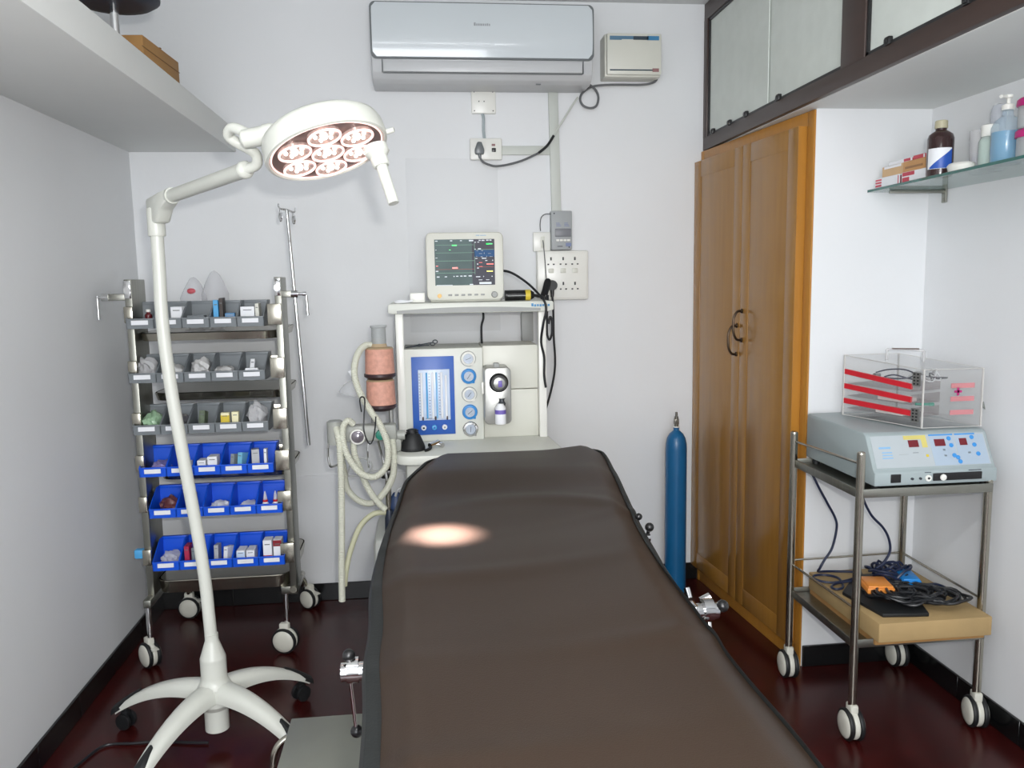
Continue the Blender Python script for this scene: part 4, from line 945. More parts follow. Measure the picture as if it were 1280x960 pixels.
# ---------------------------------------------------------------- absorber with its hoses
YA = 2.97
t = thing('carbon_dioxide_absorber', 'twin canister absorber with pink granules on the machine arm', 'absorber', (-.157, YA+.02, .84))
ar = G().box(-.345, YA-.02, .846, -.10, YA+.03, .908, bev=.012).cyl((-.322, YA, .84), (-.322, YA, .922), .030, seg=22).cyl((-.105, YA+.01, .862), (-.072, YA+.01, .862), .018).box(-.12, YA, .80, -.085, YA+.05, .86, bev=.01).ob('valve_block', mat('absorber_grey', (158, 160, 154), .42, var=.02), t)
G().cyl((-.322, YA, .920), (-.322, YA, .926), .026, .024, seg=22).ob('port_ring', MGREY, ar)
gd = G().lathe([(.029, 0), (.030, .008), (.027, .016), (.0235, .017), (.023, .012), (.001, .012)], (-.241, YA-.018, .868), (0, -1, 0), seg=30).ob('pressure_gauge', WPL, t)
G().lathe([(.001, .013), (.0225, .013)], (-.241, YA-.018, .868), (0, -1, 0), seg=28, caps=False).lathe([(.0225, .0125), (.012, .0175), (.001, .019)], (-.241, YA-.018, .868), (0, -1, 0), seg=28).ob('glass', mat('gauge_glass', (140, 134, 142), .08, .5), gd)
G().lathe([(.019, 0), (.020, .010), (.017, .020), (.008, .022)], (-.158, YA-.018, .872), (0, -1, 0), seg=12).ob('teal_valve', TEAL, t)
cx, cy = -.156, YA+.045
for z0, z1 in ((1.085, 1.180), (.970, 1.062)):
    c = G().cyl((cx, cy, z0), (cx, cy, z1), .0545, .051, seg=36).ob('canister', PINK, t)
    G().lathe([(.030, -.020), (.046, -.016), (.058, -.006), (.058, .003), (.055, .005)], (cx, cy, z0), seg=36).ob('dark_base', DKRED, c)
    G().lathe([(.0525, 0), (.048, .005), (.030, .008), (.026, .022)], (cx, cy, z1), seg=30).ob('clear_shoulder', clear('amber_clear', (214, 188, 150), .55), c)
G().lathe([(.028, .006), (.027, .012), (.026, .070), (.030, .074), (.030, .080), (.024, .080)], (cx, cy, 1.185), seg=28).ob('valve_dome', clear('dome_clear', (180, 184, 184), .6), t)
G().cyl((cx-.03, cy, .90), (cx-.03, cy, .955), .009).cyl((cx+.035, cy, .90), (cx+.035, cy, .955), .009).cyl((cx, cy, .955), (cx, cy, .972), .045, .03).ob('support_rods', SILVER, t)
G().cyl((-.143, 2.99, .46), (-.138, 2.99, .86), .011).ob('down_rod', STEEL, t)
G().tube([(-.170, 2.95, .85), (-.155, 2.95, .78), (-.142, 2.95, .70)], .0045, 8, sub=3).ob('thin_rod', CHROME, t)
G().box(-.165, 2.968, .70, -.115, 3.012, .735, bev=.008).ob('clamp_block', BLKPL, t)
G().tube([(-.348, 2.955, .845), (-.350, 2.95, .80), (-.345, 2.95, .765), (-.335, 2.955, .76), (-.30, 2.96, .772)], .004, 8, sub=4).ob('hose_hook', CHROME, t)
G().tube([(-.205, 2.94, .845), (-.207, 2.93, .80), (-.205, 2.93, .755)], .003, 8, sub=3).ob('hose_hook', CHROME, t)
G().cyl((-.205, cy-.01, 1.195), (cx-.02, cy, 1.195), .011).ob('hose_port', HOSE, t)
HO = [('looped corrugated cream hose running from the top canister down around the gauge', [(-.200, 3.00, 1.196), (-.222, 2.97, 1.180), (-.238, 2.935, 1.140), (-.240, 2.915, 1.090), (-.222, 2.905, 1.03), (-.190, 2.90, .970), (-.155, 2.90, .912), (-.132, 2.895, .839), (-.140, 2.895, .768), (-.178, 2.895, .730), (-.225, 2.90, .738), (-.265, 2.905, .785), (-.288, 2.91, .845), (-.290, 2.92, .905), (-.272, 2.93, .930), (-.252, 2.945, .912)]),
      ('long straight corrugated cream hose hanging to the floor side left of the machine', [(-.318, 2.955, .905), (-.308, 2.92, .88), (-.303, 2.912, .83), (-.303, 2.912, .711), (-.310, 2.92, .532), (-.318, 2.93, .381), (-.322, 2.935, .252)]),
      ('short corrugated cream hose slanting down behind the big loop', [(-.258, 2.965, .85), (-.256, 2.955, .80), (-.236, 2.955, .740), (-.216, 2.955, .682), (-.186, 2.96, .626), (-.150, 2.96, .585)]),
      ('lower wide loop of corrugated cream hose beneath the gauge', [(-.118, 2.955, .850), (-.114, 2.935, .793), (-.120, 2.94, .718), (-.155, 2.965, .650), (-.205, 3.0, .604), (-.255, 3.01, .615), (-.292, 3.0, .665), (-.300, 2.985, .74), (-.310, 2.985, .82)]),
      ('pale hose curving from the table side towards the long straight hose', [(-.140, 3.0, .564), (-.199, 3.0, .562), (-.251, 3.0, .515), (-.288, 2.99, .43), (-.306, 2.97, .36), (-.314, 2.96, .30)])]
for lb, P_ in HO:
    pts = catmull([Vector(p) for p in P_], 10); L = sum((a-b).length for a, b in zip(pts, pts[1:]))
    # resample evenly so that the corrugations have one pitch
    n = int(L/.0032); out = [pts[0]]; acc = 0; step = L/n; i = 0; rem = step; cur = pts[0].copy()
    while i < len(pts)-1 and len(out) < n:
        d = (pts[i+1]-cur).length
        if d >= rem: cur = cur+(pts[i+1]-cur)*(rem/d); out.append(cur.copy()); rem = step
        else: rem -= d; i += 1; cur = pts[i].copy()
    flat_ = lb.startswith('pale')
    tag(G().tube(out, .0125 if not flat_ else .0105, 14, corr=.13 if not flat_ else .05).ob('breathing_hose', HOSE if not flat_ else mat('hose_yellowish', (196, 196, 166), .5), loc=P_[-1]), lb, 'hose', 'breathing hoses on the absorber')
t = thing('clear_face_mask', 'clear plastic face mask hanging left of the pink canisters', 'mask', (-.235, 2.99, 1.03))
G().lathe([(.044, 0), (.042, .008), (.032, .030), (.018, .044), (.010, .050), (.010, .062)], (-.262, 2.98, 1.018), (.25, 0, 1), seg=24, sy=.8).ob('mask_shell', clear('mask_clear', (216, 218, 220), .35, .08), t)
G().cyl((-.246, 2.98, 1.080), (-.262, 2.985, 1.105), .009).ob('connector', PAPER, t)
tag(G().tube([(-.218, 2.87, .97), (-.222, 2.865, 1.011), (-.215, 2.865, 1.024), (-.205, 2.87, 1.012), (-.210, 2.87, .953), (-.212, 2.868, .90), (-.197, 2.87, .856), (-.182, 2.872, .868), (-.172, 2.875, .92), (-.170, 2.88, .95)], .0026, 6, sub=5).ob('thin_lead', CABLE, loc=(-.2, 2.87, .86)), 'thin black lead looped in front of the absorber', 'cable')
G_ = G().tube([(-.29, 3.05, .72), (-.27, 3.05, .755), (-.23, 3.05, .765), (-.20, 3.05, .74), (-.21, 3.05, .715), (-.25, 3.05, .700), (-.29, 3.05, .70)], .004, 6, sub=5, closed=True).tube([(-.21, 3.05, .715), (-.17, 3.05, .72), (-.14, 3.05, .735)], .004, 6, sub=3)
tag(G_.ob('sampling_tube', mat('pale_tube', (184, 186, 186), .4), loc=(-.24, 3.05, .7)), 'thin pale tube looping behind the corrugated hoses', 'tube')
t = thing('breathing_bag', 'dark blue rubber breathing bag beside the mattress head', 'bag', (-.125, 3.02, .46))
G().lathe([(.008, 0), (.024, .02), (.036, .07), (.034, .12), (.020, .155), (.012, .17)], (-.112, 3.0, .470), seg=20, sy=.7).ob('bag', mat('bag_blue', (28, 52, 92), .4, var=.1), t)
G().lathe([(.010, 0), (.020, .02), (.018, .10), (.010, .13)], (-.138, 2.965, .455), seg=16).ob('bag_tail', mat('bag_navy', (24, 34, 52), .4), t)
G().cyl((-.120, 2.99, .56), (-.098, 2.985, .556), .010).ob('metal_fitting', CHROME, t)
tag(G().tube([(-.06, 3.0, .60), (-.08, 2.985, .66), (-.105, 2.98, .655), (-.115, 2.99, .63)], .005, 8, sub=5).ob('thin_tube', mat('pale_tube', (184, 186, 186), .4), loc=(-.08, 2.99, .6)), 'short pale tube arching above the blue breathing bag', 'tube')

# ---------------------------------------------------------------- instrument trolley on the right
TL, TR, TF, TBk = 1.272, 1.692, 2.222, 2.632
t = thing('instrument_trolley', 'two-tier stainless steel instrument trolley by the right wall', 'trolley', (1.48, 2.43, 0))
posts = [(1.276, TF, .90), (1.262, TBk-.005, .888), (TR+.004, TF+.015, .80), (TR-.006, TBk+.015, .86)]
for x, y, z in posts:
    p = G().cyl((x, y, .10), (x, y, z-.006), .0125, seg=20).lathe([(.0125, -.006), (.0115, -.001), (.006, .002)], (x, y, z)).ob('post', STEEL, t)
for (x, y, z), f, bk in zip(posts, (-3, -5, -13, -4), (0, 0, 0, 0)): castor(t, x, y, .1, f, .049)
for nm, z in (('upper_shelf', .770), ('lower_shelf', .305)):
    G().box(TL+.004, TF+.004, z, TR-.002, TBk-.004, z+.004).box(TL+.004, TF-.012, z-.006, TR, TF-.007, z+.020, bev=.001).box(TL-.008, TF, z-.006, TL-.003, TBk, z+.020, bev=.001).box(TR-.004, TF, z-.006, TR+.001, TBk, z+.020, bev=.001).box(TL, TBk+.004, z-.006, TR, TBk+.009, z+.020, bev=.001).ob(nm, STEELB, t)
G().tube([(1.276, TF, .865), (1.262, TBk-.005, .855)], .004, 8).ob('guard_rail', STEEL, t)
g = G()
pz = .418
g.tube([(1.276, TF, pz), (1.262, TBk, pz)], .0038, 8).tube([(1.262, TBk, pz+.01), (TR-.006, TBk+.015, pz+.01)], .0038, 8).tube([(TR-.006, TBk+.015, pz+.01), (TR+.004, TF+.015, pz)], .0038, 8)
g.ob('guard_rail', STEEL, t)
# electrosurgical unit
t = thing('electrosurgical_unit', 'grey electrosurgical unit with three red displays on the instrument trolley', 'medical device', (1.51, 2.42, .79))
prof = [(2.225, .792), (2.225, .833), (2.235, .838), (2.285, .935), (2.300, .942), (2.655, .945), (2.66, .93), (2.66, .792)]
G().prism([(1.322, y, z) for y, z in prof], (.392, 0, 0), bev=.005).ob('casing', ESUG, t)
for x in (1.34, 1.69):
    for y in (2.25, 2.62): G().cyl((x, y, .7745), (x, y, .794), .012, seg=14).ob('foot', RUBBER, t)
def sl(x, s, e=.0):   # point on the sloping front panel, s from 0 (bottom) to 1 (top)
    a, b = Vector((0, 2.235, .838)), Vector((0, 2.285, .935)); n = Vector((0, -(b-a).z, (b-a).y)).normalized()
    p = a+(b-a)*s+n*e; return Vector((x, p.y, p.z))
def patch(name, m, L, e=.0018, par=None):
    g = G()
    for x0, s0, x1, s1 in L:
        g.prism([sl(x0, s0, 0), sl(x1, s0, 0), sl(x1, s1, 0), sl(x0, s1, 0)], sl(0, 0, e)-sl(0, 0, 0))
    return g.ob(name, m, par or t)
pp = patch('control_panel', ESUP, [(1.335, .06, 1.702, .97)], .0012)
patch('blue_zone', ESUB, [(1.522, .07, 1.60, .92), (1.604, .07, 1.698, .92)], .0016, pp)
patch('yellow_zone', mat('pale_yellow_print', (206, 194, 112), .5), [(1.44, .84, 1.512, .955), (1.495, .60, 1.512, .84)], .0016, pp)
patch('blue_line', BLUEK, [(1.522, .92, 1.60, .96), (1.606, .92, 1.672, .96)], .0018, pp)
for x0, x1 in ((1.452, 1.484), (1.536, 1.570), (1.617, 1.641)): patch('red_display', DISPR, [(x0, .62, x1, .82)], .0024, pp)
g = G()
for x, s in ((1.585, .83), (1.588, .63), (1.590, .34), (1.600, .28), (1.604, .16), (1.660, .84), (1.663, .62), (1.668, .36)):
    p = sl(x, s, .001); n = sl(0, 0, 1)-sl(0, 0, 0); g.lathe([(.007, 0), (.0065, .0022), (.003, .003)], p, n, seg=12)
g.ob('blue_buttons', BLUEK, pp)
patch('yellow_button', YEL, [(1.500, .33, 1.508, .40)], .0022, pp)
patch('pale_print', mat('print_pale_blue', (130, 176, 214), .5), [(1.355, .60, 1.392, .655), (1.362, .48, 1.394, .51), (1.362, .40, 1.394, .43), (1.360, .32, 1.394, .35)], .0016, pp)
patch('grey_marks', mat('print_grey', (130, 138, 142), .5), [(1.558, .48, 1.566, .54), (1.558, .32, 1.566, .37), (1.636, .38, 1.645, .43), (1.415, .42, 1.445, .425), (1.46, .45, 1.478, .47)], .0016, pp)
B(1.372, 2.2215, .802, 1.404, 2.226, .828, bev=.002).ob('power_inlet', BLKPL, t)
g = G()
for x in (1.440, 1.466): g.cyl((x, 2.226, .812), (x, 2.221, .812), .004, seg=10)
g.box(1.435, 2.2235, .811, 1.446, 2.226, .813)
g.ob('socket_holes', DARKG, t)
G().cyl((1.491, 2.226, .812), (1.491, 2.2205, .812), .0095, seg=18).ob('white_socket', WPL, t)
G().cyl((1.491, 2.2215, .812), (1.491, 2.2195, .812), .0038, seg=10).ob('socket_centre', BLKPL, t)
o = B(1.506, 2.2205, .803, 1.662, 2.2255, .826, bev=.002).ob('accessory_recess', BLKPL, t)
G().lathe([(.0095, 0), (.0095, .004), (.004, .006)], (1.536, 2.221, .8135), (0, -1, 0), seg=18).ob('round_button', WPL, o)
G().box(1.48, 2.2238, .8285, 1.50, 2.2255, .830).box(1.62, 2.2238, .830, 1.66, 2.2255, .832).ob('small_print', DARKG, t)

# acrylic cabinet
P0, P1 = Vector((1.412, 2.585, .947)), Vector((1.512, 2.300, .947))
P2 = Vector((1.705, 2.300, .947)); P3 = P0+(P2-P1)
t = thing('acrylic_drawer_box', 'clear acrylic carrying box with three red drawer strips on the grey unit', 'box', (1.55, 2.42, .9455))
H = .182; HB = .205
def wallp(a, b, z0, z1, th=.004):
    d = (b-a).normalized(); n = Vector((-d.y, d.x, 0))*th
    return G().prism([a+Vector((0, 0, z0)), b+Vector((0, 0, z0)), b+n+Vector((0, 0, z0)), a+n+Vector((0, 0, z0))], (0, 0, z1-z0))
def slopew(a, ha, b, hb, th=.004):   # a wall whose top follows the sloping lid
    d = (b-a).normalized(); n = Vector((-d.y, d.x, 0))*th
    z = Vector((0, 0, .0045)); return G().prism([a+z, b+z, b+Vector((0, 0, hb-.004)), a+Vector((0, 0, ha-.004))], n)
slopew(P0, HB, P1, H).ob('side_panel', ACRYL, t); slopew(P1, H, P2, H).ob('door_panel', ACRYL, t)
slopew(P2, H, P3, HB).ob('side_panel', ACRYL, t); slopew(P3, HB, P0, HB).ob('side_panel', ACRYL, t)
G().prism([P0, P1, P2, P3], (0, 0, .004)).ob('base_panel', ACRYL, t)
G().prism([p+Vector((0, 0, h_-.004)) for p, h_ in ((P0, HB), (P1, H), (P2, H), (P3, HB))], (0, 0, .004)).ob('top_panel', ACRYL, t)
def along(a, b, u0_, u1_, z0, z1, e0, e1):
    d = (b-a).normalized(); n = Vector((d.y, -d.x, 0)); A = a+(b-a)*u0_; Bq = a+(b-a)*u1_
    return [A+n*e0+Vector((0, 0, z0)), Bq+n*e0+Vector((0, 0, z0)), Bq+n*e1+Vector((0, 0, z0)), A+n*e1+Vector((0, 0, z0))], (0, 0, z1-z0)
# frosted edges (light caught at the glue joints is put into the pale colour)
EDG = mat('acrylic_edge', (196, 194, 190), .3)
g = G()
for p, h_ in ((P0, HB), (P1, H), (P2, H), (P3, HB)): g.box(p.x-.002, p.y-.002, .948, p.x+.0025, p.y+.0025, .947+h_)
for a, ha, b, hb in ((P0, HB, P1, H), (P1, H, P2, H), (P2, H, P3, HB), (P3, HB, P0, HB)):
    g.cyl(a+Vector((0, 0, .002)), b+Vector((0, 0, .002)), .0012, seg=6).cyl(a+Vector((0, 0, ha-.001)), b+Vector((0, 0, hb-.001)), .0012, seg=6)
g.ob('polished_edges', EDG, t)
for k, (za, zb) in enumerate(((.117, .134), (.076, .093), (.034, .051))):
    tl = [.030, .020, .010][k]*.8
    pr_, vv = along(P0, P1, .0, .86, za, zb, -.0075, .0005)
    pr_ = [p_+Vector((0, 0, tl if q_ in (0, 3) else 0)) for q_, p_ in enumerate(pr_)]
    st = G().prism(pr_, vv).ob('red_strip', RED, t)
    # clear drawer behind it
    dn = (P1-P0).normalized(); nn = Vector((-dn.y, dn.x, 0))
    a = P0+dn*.01+nn*.010; b = P0+dn*.255+nn*.010; c = b+nn*.13; d_ = a+nn*.13
    g = G().prism([q+Vector((0, 0, za-.010)) for q in (a, b, c, d_)], (0, 0, .0025))
    G.prism(g, [q+Vector((0, 0, za-.008)) for q in (b, c, c-dn*.0025, b-dn*.0025)], (0, 0, .03))
    g.ob('drawer', clear('drawer_clear', (240, 230, 230), .08, .1, 1.04), t)
    pr_, vv = along(P1, P2, .50, .90, za+.004, zb+.002, -.010, -.008)
    G().prism(pr_, vv).ob('red_strip', mat('red_pale', (206, 120, 126), .5), t)
for z0 in (.018, .130):
    pr_, vv = along(P0, P1, .88, .97, z0, z0+.042, .0, .004)
    h_ = G().prism(pr_, vv).ob('hinge', mat('hinge_grey', (126, 126, 124), .4, .5), t)
    g = G()
    for u in (.895, .935):
        for q in range(4):
            pr_, vv = along(P0, P1, u, u+.02, z0+.004+q*.010, z0+.009+q*.010, .004, .0055); g.prism(pr_, vv)
    g.ob('hinge_screws', BLKPL, h_, kind='stuff')
g = G(); cxr, czr = 1.625, .947+.112
g.box(cxr-.012, 2.2975, czr-.0035, cxr+.012, 2.2995, czr+.0035).box(cxr-.0035, 2.2975, czr-.012, cxr+.0035, 2.2995, czr+.012)
g.ob('magenta_cross', MAG, t)
g = G(); hp = [Vector((1.505, 2.49, .947+.194)), Vector((1.600, 2.44, .947+.191))]
up_ = Vector((0, 0, .036))
g.tube([hp[0], hp[0]+up_*.7, hp[0]+up_*.98+(hp[1]-hp[0])*.08, hp[1]+up_*.98-(hp[1]-hp[0])*.08, hp[1]+up_*.7, hp[1]], .0045, 8, sub=4)
g.ob('handle', clear('handle_clear', (220, 220, 220), .4, .08), t)
G().box(-.040, -.006, 0, .040, .006, .004, bev=.001, M=Matrix.Translation((hp[0]+hp[1])/2+Vector((0, 0, .037))) @ Matrix.Rotation(math.atan2(-.05, .095), 4, 'Z')).ob('grip_strip', mat('dark_brown_grip', (92, 76, 70), .4), t)
G().prism([(1.705, 2.2985, .02+.99), (1.718, 2.2985, 1.0), (1.712, 2.2985, 1.025)], (0, .003, 0)).ob('catch', mat('catch_grey', (130, 134, 130), .4, .4), t)
# things inside it
tag(G().tube([(1.475, 2.50, 1.100), (1.50, 2.47, 1.112), (1.535, 2.44, 1.114), (1.550, 2.41, 1.104), (1.53, 2.40, 1.093), (1.50, 2.43, 1.087), (1.48, 2.46, 1.088), (1.50, 2.44, 1.098), (1.53, 2.42, 1.090), (1.55, 2.39, 1.084)], .0026, 6, sub=5).ob('coiled_lead', CABLEB, loc=(1.51, 2.44, 1.085)), 'dark coiled lead lying in the top drawer of the acrylic box', 'cable')
tag(G().box(1.475, 2.50, 1.076, 1.495, 2.52, 1.096, bev=.004).box(1.49, 2.49, 1.076, 1.505, 2.505, 1.085, bev=.003).ob('small_clips', mat('clip_grey', (96, 100, 98), .4), loc=(1.485, 2.51, 1.076)), 'small grey clips at the back of the acrylic box top drawer', 'clips')
for k, (dz, wx, lb) in enumerate(((.0685, .06, 'pale flat packet in the middle drawer of the acrylic box'), (.0265, .075, 'pale flat packet in the lowest drawer of the acrylic box'))):
    pk = G().box(-wx/2, -.05, 0, wx/2, .05, .014, bev=.002, M=Matrix.Translation((1.515, 2.44, .947+dz)) @ Matrix.Rotation(math.radians(20), 4, 'Z'))
    tag(pk.ob('flat_packet', mat('packet_pale', (214, 206, 202), .6), loc=(1.515, 2.44, .947+dz)), lb, 'packet')
t = thing('electrode_pack', 'crumpled grey and white lead bundle in the right part of the acrylic box', 'leads', (1.60, 2.40, 1.07))
g = G(); rnd = random.Random(3)
for k in range(5):
    pts = [(1.575+rnd.uniform(-.03, .045), 2.40+rnd.uniform(-.04, .04), 1.088+rnd.uniform(-.008, .030)) for _ in range(7)]
    g.tube(pts, .0022, 6, sub=4)
g.ob('white_leads', mat('lead_pale', (198, 200, 202), .4), t)
g = G()
for k in range(2):
    pts = [(1.59+rnd.uniform(-.03, .05), 2.39+rnd.uniform(-.04, .04), 1.085+rnd.uniform(-.006, .024)) for _ in range(6)]
    g.tube(pts, .002, 6, sub=4)
g.ob('grey_leads', DARKG, t)
tag(G().cyl((1.505, 2.325, 1.020), (1.56, 2.322, 1.018), .004, seg=8).cyl((1.548, 2.322, 1.0185), (1.562, 2.322, 1.018), .0055, seg=8).ob('pencil_probe', TEAL, loc=(1.53, 2.32, 1.015)), 'slim teal-tipped probe in the middle drawer of the acrylic box', 'probe')

# brown board box on the lower shelf, plate and pedals
t = thing('brown_board_box', 'flat brown board box lying on the lower trolley shelf', 'box', (1.49, 2.42, .312))
G().box(1.325, 2.175, .327, 1.688, 2.62, .387, bev=.004).ob('box_lid', KRAFT, t)
G().box(1.330, 2.20, .3095, 1.682, 2.615, .328).ob('box_base', KRAFT2, t)
t = thing('foot_pedal', 'black double foot pedal with orange and blue treads on the board box', 'pedal', (1.47, 2.36, .388))
G().prism([(1.330, 2.40, .388), (1.360, 2.215, .388), (1.44, 2.205, .388), (1.50, 2.20, .388), (1.585, 2.47, .388), (1.55, 2.54, .388), (1.45, 2.54, .388)], (0, 0, .012), bev=.003).ob('base_plate', RUBBER, t)
def pad(c, m, w_, l_, a, nm):
    M_ = Matrix.Translation(c) @ Matrix.Rotation(math.radians(a), 4, 'Z')
    g = G().box(-w_/2, -l_/2, 0, w_/2, l_/2, .020, bev=.004, M=M_).box(-w_/2+.004, -l_/2+.003, .018, w_/2-.004, l_/2-.010, .026, bev=.004, M=M_)
    g.ob(nm, m, t)
pad((1.436, 2.385, .410), ORANGE, .085, .105, -12, 'orange_tread')
pad((1.566, 2.425, .412), BLUEPED, .060, .110, -14, 'blue_tread')
G().box(1.385, 2.34, .398, 1.49, 2.44, .412, bev=.004).box(1.53, 2.38, .398, 1.605, 2.475, .414, bev=.004).ob('tread_mounts', BLKPL, t)
t = thing('pedal_cable', 'black cable coiled in a tangled heap over the foot pedal', 'cable', (1.50, 2.36, .40))
g = G(); rnd = random.Random(11)
for k in range(24):
    cx, cy = 1.455+.0062*k+rnd.uniform(-.012, .012), 2.335-.0025*k+rnd.uniform(-.03, .03)
    pts = []
    for q in range(9):
        a = 2*math.pi*q/9+rnd.uniform(-.15, .15); R1 = .060+.018*rnd.random(); R2 = .052+.018*rnd.random()
        pts.append((min(cx+R1*math.cos(a), 1.66), max(2.195, cy+R2*math.sin(a)), .405+.022*rnd.random()+.002*(k % 5)))
    g.tube(pts, .0046, 6, sub=3, closed=True)
g.ob('cable_heap', CABLE, t)
g = G()
for k in range(6):
    cx, cy = 1.535+rnd.uniform(-.02, .02), 2.47+rnd.uniform(-.03, .03)
    g.tube([(cx+.055*math.cos(2*math.pi*q/9), cy+.045*math.sin(2*math.pi*q/9), .408+.05*rnd.random()) for q in range(9)], .0042, 6, sub=3, closed=True)
g.tube([(1.60, 2.32, .395), (1.645, 2.33, .40), (1.665, 2.36, .405), (1.655, 2.40, .405), (1.61, 2.39, .41)], .0042, 6, sub=4)
g.ob('rear_cable_loops', CABLEB, t)
tag(G().tube([(1.290, 2.56, .765), (1.300, 2.55, .74), (1.318, 2.55, .706), (1.350, 2.55, .65), (1.378, 2.55, .600), (1.385, 2.55, .563), (1.371, 2.55, .494), (1.345, 2.55, .453), (1.330, 2.55, .425), (1.335, 2.57, .405), (1.375, 2.58, .400), (1.42, 2.57, .40), (1.47, 2.54, .405), (1.44, 2.51, .402), (1.385, 2.49, .398), (1.335, 2.49, .396), (1.302, 2.52, .396), (1.310, 2.555, .396), (1.35, 2.56, .396), (1.38, 2.52, .398), (1.36, 2.45, .396), (1.33, 2.43, .396), (1.32, 2.45, .396), (1.35, 2.475, .398), (1.41, 2.47, .405)], .0042, 8, sub=6).ob('hanging_cable', CABLEB, loc=(1.37, 2.55, .4)), 'dark blue cable hanging at the left of the trolley and looping on the board box', 'cable')
tag(G().tube([(1.405, 2.46, .762), (1.412, 2.455, .72), (1.424, 2.45, .679), (1.452, 2.45, .631), (1.490, 2.45, .592), (1.512, 2.45, .555), (1.520, 2.45, .511), (1.503, 2.45, .475), (1.478, 2.455, .452)], .0042, 8, sub=6).ob('hanging_cable', CABLEB, loc=(1.5, 2.45, .45)), 'dark blue cable curving down behind the front left trolley post', 'cable')

# ---------------------------------------------------------------- glass shelf with its things
t = thing('glass_shelf', 'green-edged glass shelf on steel brackets on the right wall', 'shelf', (XR-.002, 2.2, 1.696))
ZG = 1.704
G().prism([(1.532, YN-.004, ZG-.008), (XR-.001, YN-.004, ZG-.008), (XR-.001, 1.3, ZG-.008), (1.455, 1.3, ZG-.008)], (0, 0, .008)).ob('glass_plate', GLASSG, t)
G().prism([(1.5305, YN-.004, ZG-.0082), (1.5335, YN-.004, ZG-.0082), (1.4565, 1.3, ZG-.0082), (1.4535, 1.3, ZG-.0082)], (0, 0, .0084)).ob('green_edge', GLASSE, t)
for y in (2.60, 1.75):
    G().box(XR-.20, y-.006, ZG-.020, XR-.001, y+.006, ZG-.0085, bev=.002).box(XR-.008, y-.012, ZG-.052, XR-.001, y+.012, ZG+.008, bev=.003).cyl((XR-.010, y, ZG-.042), (XR-.004, y, ZG-.042), .006, seg=12).ob('bracket', STEELB, t)
def shelfbox(x, y, z, wx, wy, h, m, label, bands, name='glove_box', rz=0, group=None):
    M_ = Matrix.Translation((x, y, z)) @ Matrix.Rotation(math.radians(rz), 4, 'Z')
    o = thing(name, label, 'box', (x, y, z), 0, group)
    G().box(-wx/2, -wy/2, .0004, wx/2, wy/2, h, bev=.0012, seg=1, M=M_).ob('carton', m, o)
    for (a, b, c_, d, mm) in bands:   # on the long side towards the room (-x) and on the near end (-y)
        G().box(-wx/2-.0006, -wy/2+wy*a, h*c_, -wx/2+.001, -wy/2+wy*b, h*d, M=M_).box(-wx/2+wx*.1, -wy/2-.0006, h*c_, wx/2-wx*.1, -wy/2+.001, h*d, M=M_).ob('printed_band', mm, o)
    return o
zt = ZG+.0003
PRED = mat('print_red', (192, 60, 78), .45)
shelfbox(1.575, 2.600, zt, .060, .135, .034, PAPER, 'white carton with red stripes at the far end of the glass shelf, bottom', [(.72, .98, .15, .35, PRED), (.72, .98, .45, .62, PRED), (.72, .98, .72, .88, PRED), (.0, .02, .1, .9, PRED)])
shelfbox(1.570, 2.445, zt, .060, .125, .034, PAPER, 'white carton with red ends next to the brown bottle, bottom', [(.45, .96, .62, .96, PRED), (.66, .96, .1, .5, PRED)])
shelfbox(1.580, 2.580, zt+.0342, .055, .120, .034, TAN, 'tan carton lying on the striped white carton', [(.1, .9, .75, .98, PAPER)])
shelfbox(1.575, 2.455, zt+.0342, .055, .115, .034, mat('tan_orange', (196, 148, 96), .6), 'orange-brown carton lying on the red-ended carton', [(.1, .9, .3, .5, mat('tan_dark', (150, 112, 76), .6))])
shelfbox(1.582, 2.550, zt+.0685, .050, .125, .012, PAPER, 'flat white packet on top of the tan carton', [(.02, .3, .2, .9, PRED)], name='flat_packet')
shelfbox(1.578, 2.440, zt+.0685, .050, .060, .013, mat('soft_red_box', (196, 70, 84), .5), 'small red packet on top of the orange-brown carton', [(.0, .1, .1, .9, PAPER)], name='flat_packet')
t = thing('brown_bottle', 'dark brown bottle with beige cap and blue-white label on the glass shelf', 'bottle', (1.565, 2.335, zt))
G().lathe([(.032, 0), (.037, .004), (.038, .012), (.038, .112), (.034, .124), (.023, .132), (.016, .136), (.016, .144)], (1.560, 2.345, zt), seg=36, sx=.95).ob('bottle_body', BOTB, t)
G().lathe([(.017, .142), (.018, .144), (.0175, .163), (.015, .165)], (1.560, 2.345, zt), seg=26).ob('cap', CAPB, t)
g = G(); rg = []
for i in range(15):
    a = math.radians(178+i*8); rg.append([(1.560+.0387*.955*math.cos(a), 2.345+.0387*math.sin(a), zt+z) for z in (.022, .082)])
g.rings(rg, closed_u=False, caps=False); lb_ = g.ob('white_label', PAPER, t)
g = G(); rg = []
for i in range(15):
    a = math.radians(190+i*7.2); rg.append([(1.560+.0391*.955*math.cos(a), 2.345+.0391*math.sin(a), zt+z) for z in (.023, .027+.053*i/14)])
g.rings(rg, closed_u=False, caps=False); g.ob('blue_wedge', LBL_B, lb_)
t = thing('clear_jar', 'clear plastic jar just beside the brown bottle', 'jar', (1.60, 2.27, zt))
G().lathe([(.026, 0), (.029, .003), (.030, .095), (.031, .10), (.031, .125)], (1.64, 2.275, zt), seg=26).ob('jar_wall', POLY, t)
G().cyl((1.64, 2.275, zt+.002), (1.64, 2.275, zt+.055), .024, seg=20).ob('pale_contents', mat('pale_lilac', (196, 200, 212), .5), t)
t = thing('tall_tube', 'tall pale upright plastic tube behind the jars on the glass shelf', 'tube', (1.65, 2.21, zt))
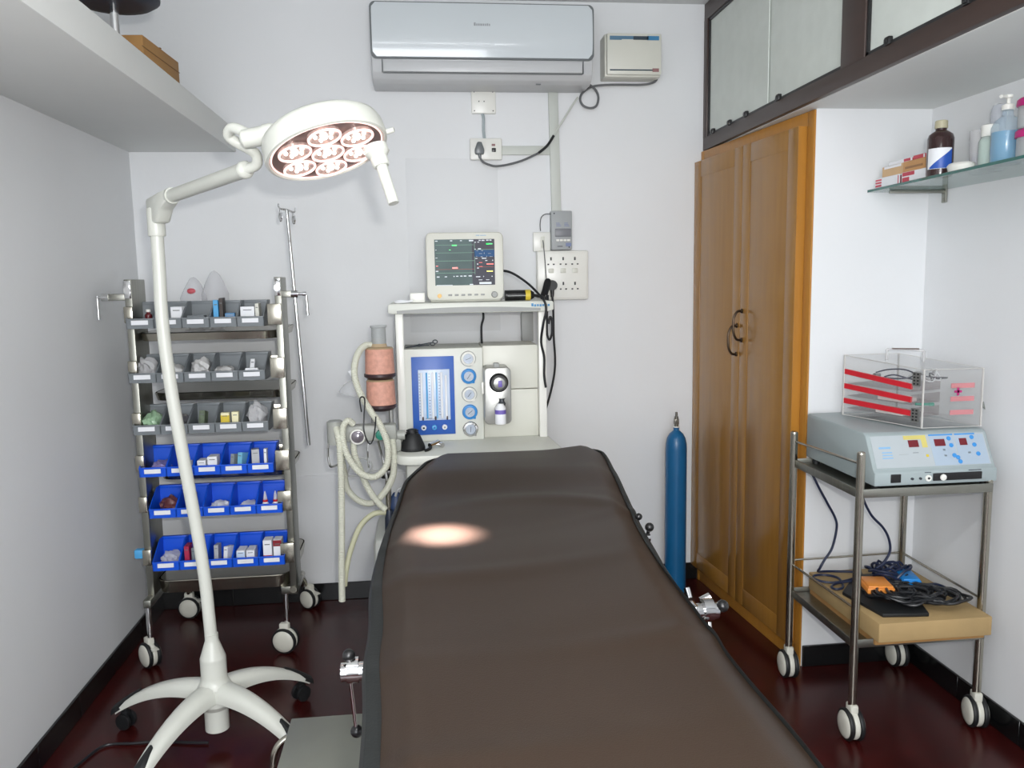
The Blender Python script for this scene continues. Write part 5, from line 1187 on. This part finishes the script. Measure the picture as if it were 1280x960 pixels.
G().lathe([(.018, 0), (.020, .004), (.020, .165), (.014, .183), (.004, .187)], (1.645, 2.215, zt), seg=22).ob('tube_body', clear('tube_clear', (212, 216, 224), .6, .1), t)
t = thing('white_tub', 'low white tub lying in front of the clear jars', 'tub', (1.555, 2.235, zt))
G().lathe([(.026, 0), (.030, .003), (.034, .020), (.030, .026), (.024, .028)], (1.555, 2.238, zt), seg=26, sy=1.25).ob('tub', WPL, t)
t = thing('white_capped_bottle', 'small clear bottle with white top left of the blue liquid bottle', 'bottle', (1.59, 2.165, zt))
G().lathe([(.024, 0), (.027, .004), (.027, .075), (.020, .088), (.019, .09)], (1.585, 2.165, zt), seg=26).ob('bottle_wall', clear('bottle_clear', (206, 220, 214), .45, .06), t)
G().cyl((1.585, 2.165, zt+.003), (1.585, 2.165, zt+.080), .0235, seg=22).ob('white_contents', mat('pale_green_white', (206, 222, 216), .5), t)
G().lathe([(.021, .088), (.022, .09), (.022, .118), (.018, .12)], (1.585, 2.165, zt), seg=22).ob('cap', WPL, t)
t = thing('blue_liquid_bottle', 'pump bottle half full of bright blue liquid on the glass shelf', 'bottle', (1.575, 2.075, zt))
G().lathe([(.034, .002), (.0365, .006), (.0365, .086), (.001, .087)], (1.575, 2.085, zt), seg=30).ob('blue_liquid', LIQB, t)
G().lathe([(.035, 0), (.038, .004), (.038, .098), (.030, .116), (.014, .128), (.013, .145)], (1.575, 2.085, zt), seg=30).ob('bottle_wall', clear('bottle_blue_clear', (196, 214, 226), .30, .05), t)
G().lathe([(.015, .143), (.016, .147), (.015, .157), (.005, .160), (.0045, .172), (.010, .175), (.010, .182)], (1.575, 2.085, zt), seg=20).cyl((1.575, 2.085, zt+.179), (1.545, 2.075, zt+.176), .0045, seg=8).ob('pump', WPL, t)
for k, (z0, nm) in enumerate(((0, 'lower'), (.078, 'upper'))):
    t = thing('pink_lidded_jar', '%s of the two stacked jars with magenta lids at the right shelf end' % nm, 'jar', (1.575, 1.985, zt+z0))
    G().lathe([(.036, 0), (.039, .003), (.039, .055), (.036, .058)], (1.575, 1.985, zt+z0+.0003), seg=28).ob('jar_wall', clear('jar_clear', (196, 200, 200), .45, .08), t)
    G().lathe([(.0415, .056), (.043, .059), (.042, .072), (.036, .077)], (1.575, 1.985, zt+z0), seg=28).ob('lid', MAG, t)
    if k == 0:
        G().ball((1.560, 1.975, zt+.018), .014).ball((1.585, 1.98, zt+.016), .013).ob('magenta_contents', MAG, t)
        G().box(1.545, 1.955, zt+.004, 1.56, 1.97, zt+.05, bev=.002).ob('white_contents', PAPER, t)
# cable on the floor by the lamp foot
tag(G().tube([(-1.125, 2.20, .006), (-1.085, 2.32, .006), (-1.055, 2.42, .006), (-1.02, 2.50, .006), (-.94, 2.50, .006), (-.86, 2.50, .006), (-.76, 2.48, .006), (-.70, 2.47, .006)], .004, 8, sub=5).ob('lamp_cord', CABLE, loc=(-1.0, 2.45, 0)), 'black cord trailing over the red floor from the lamp foot', 'cable')
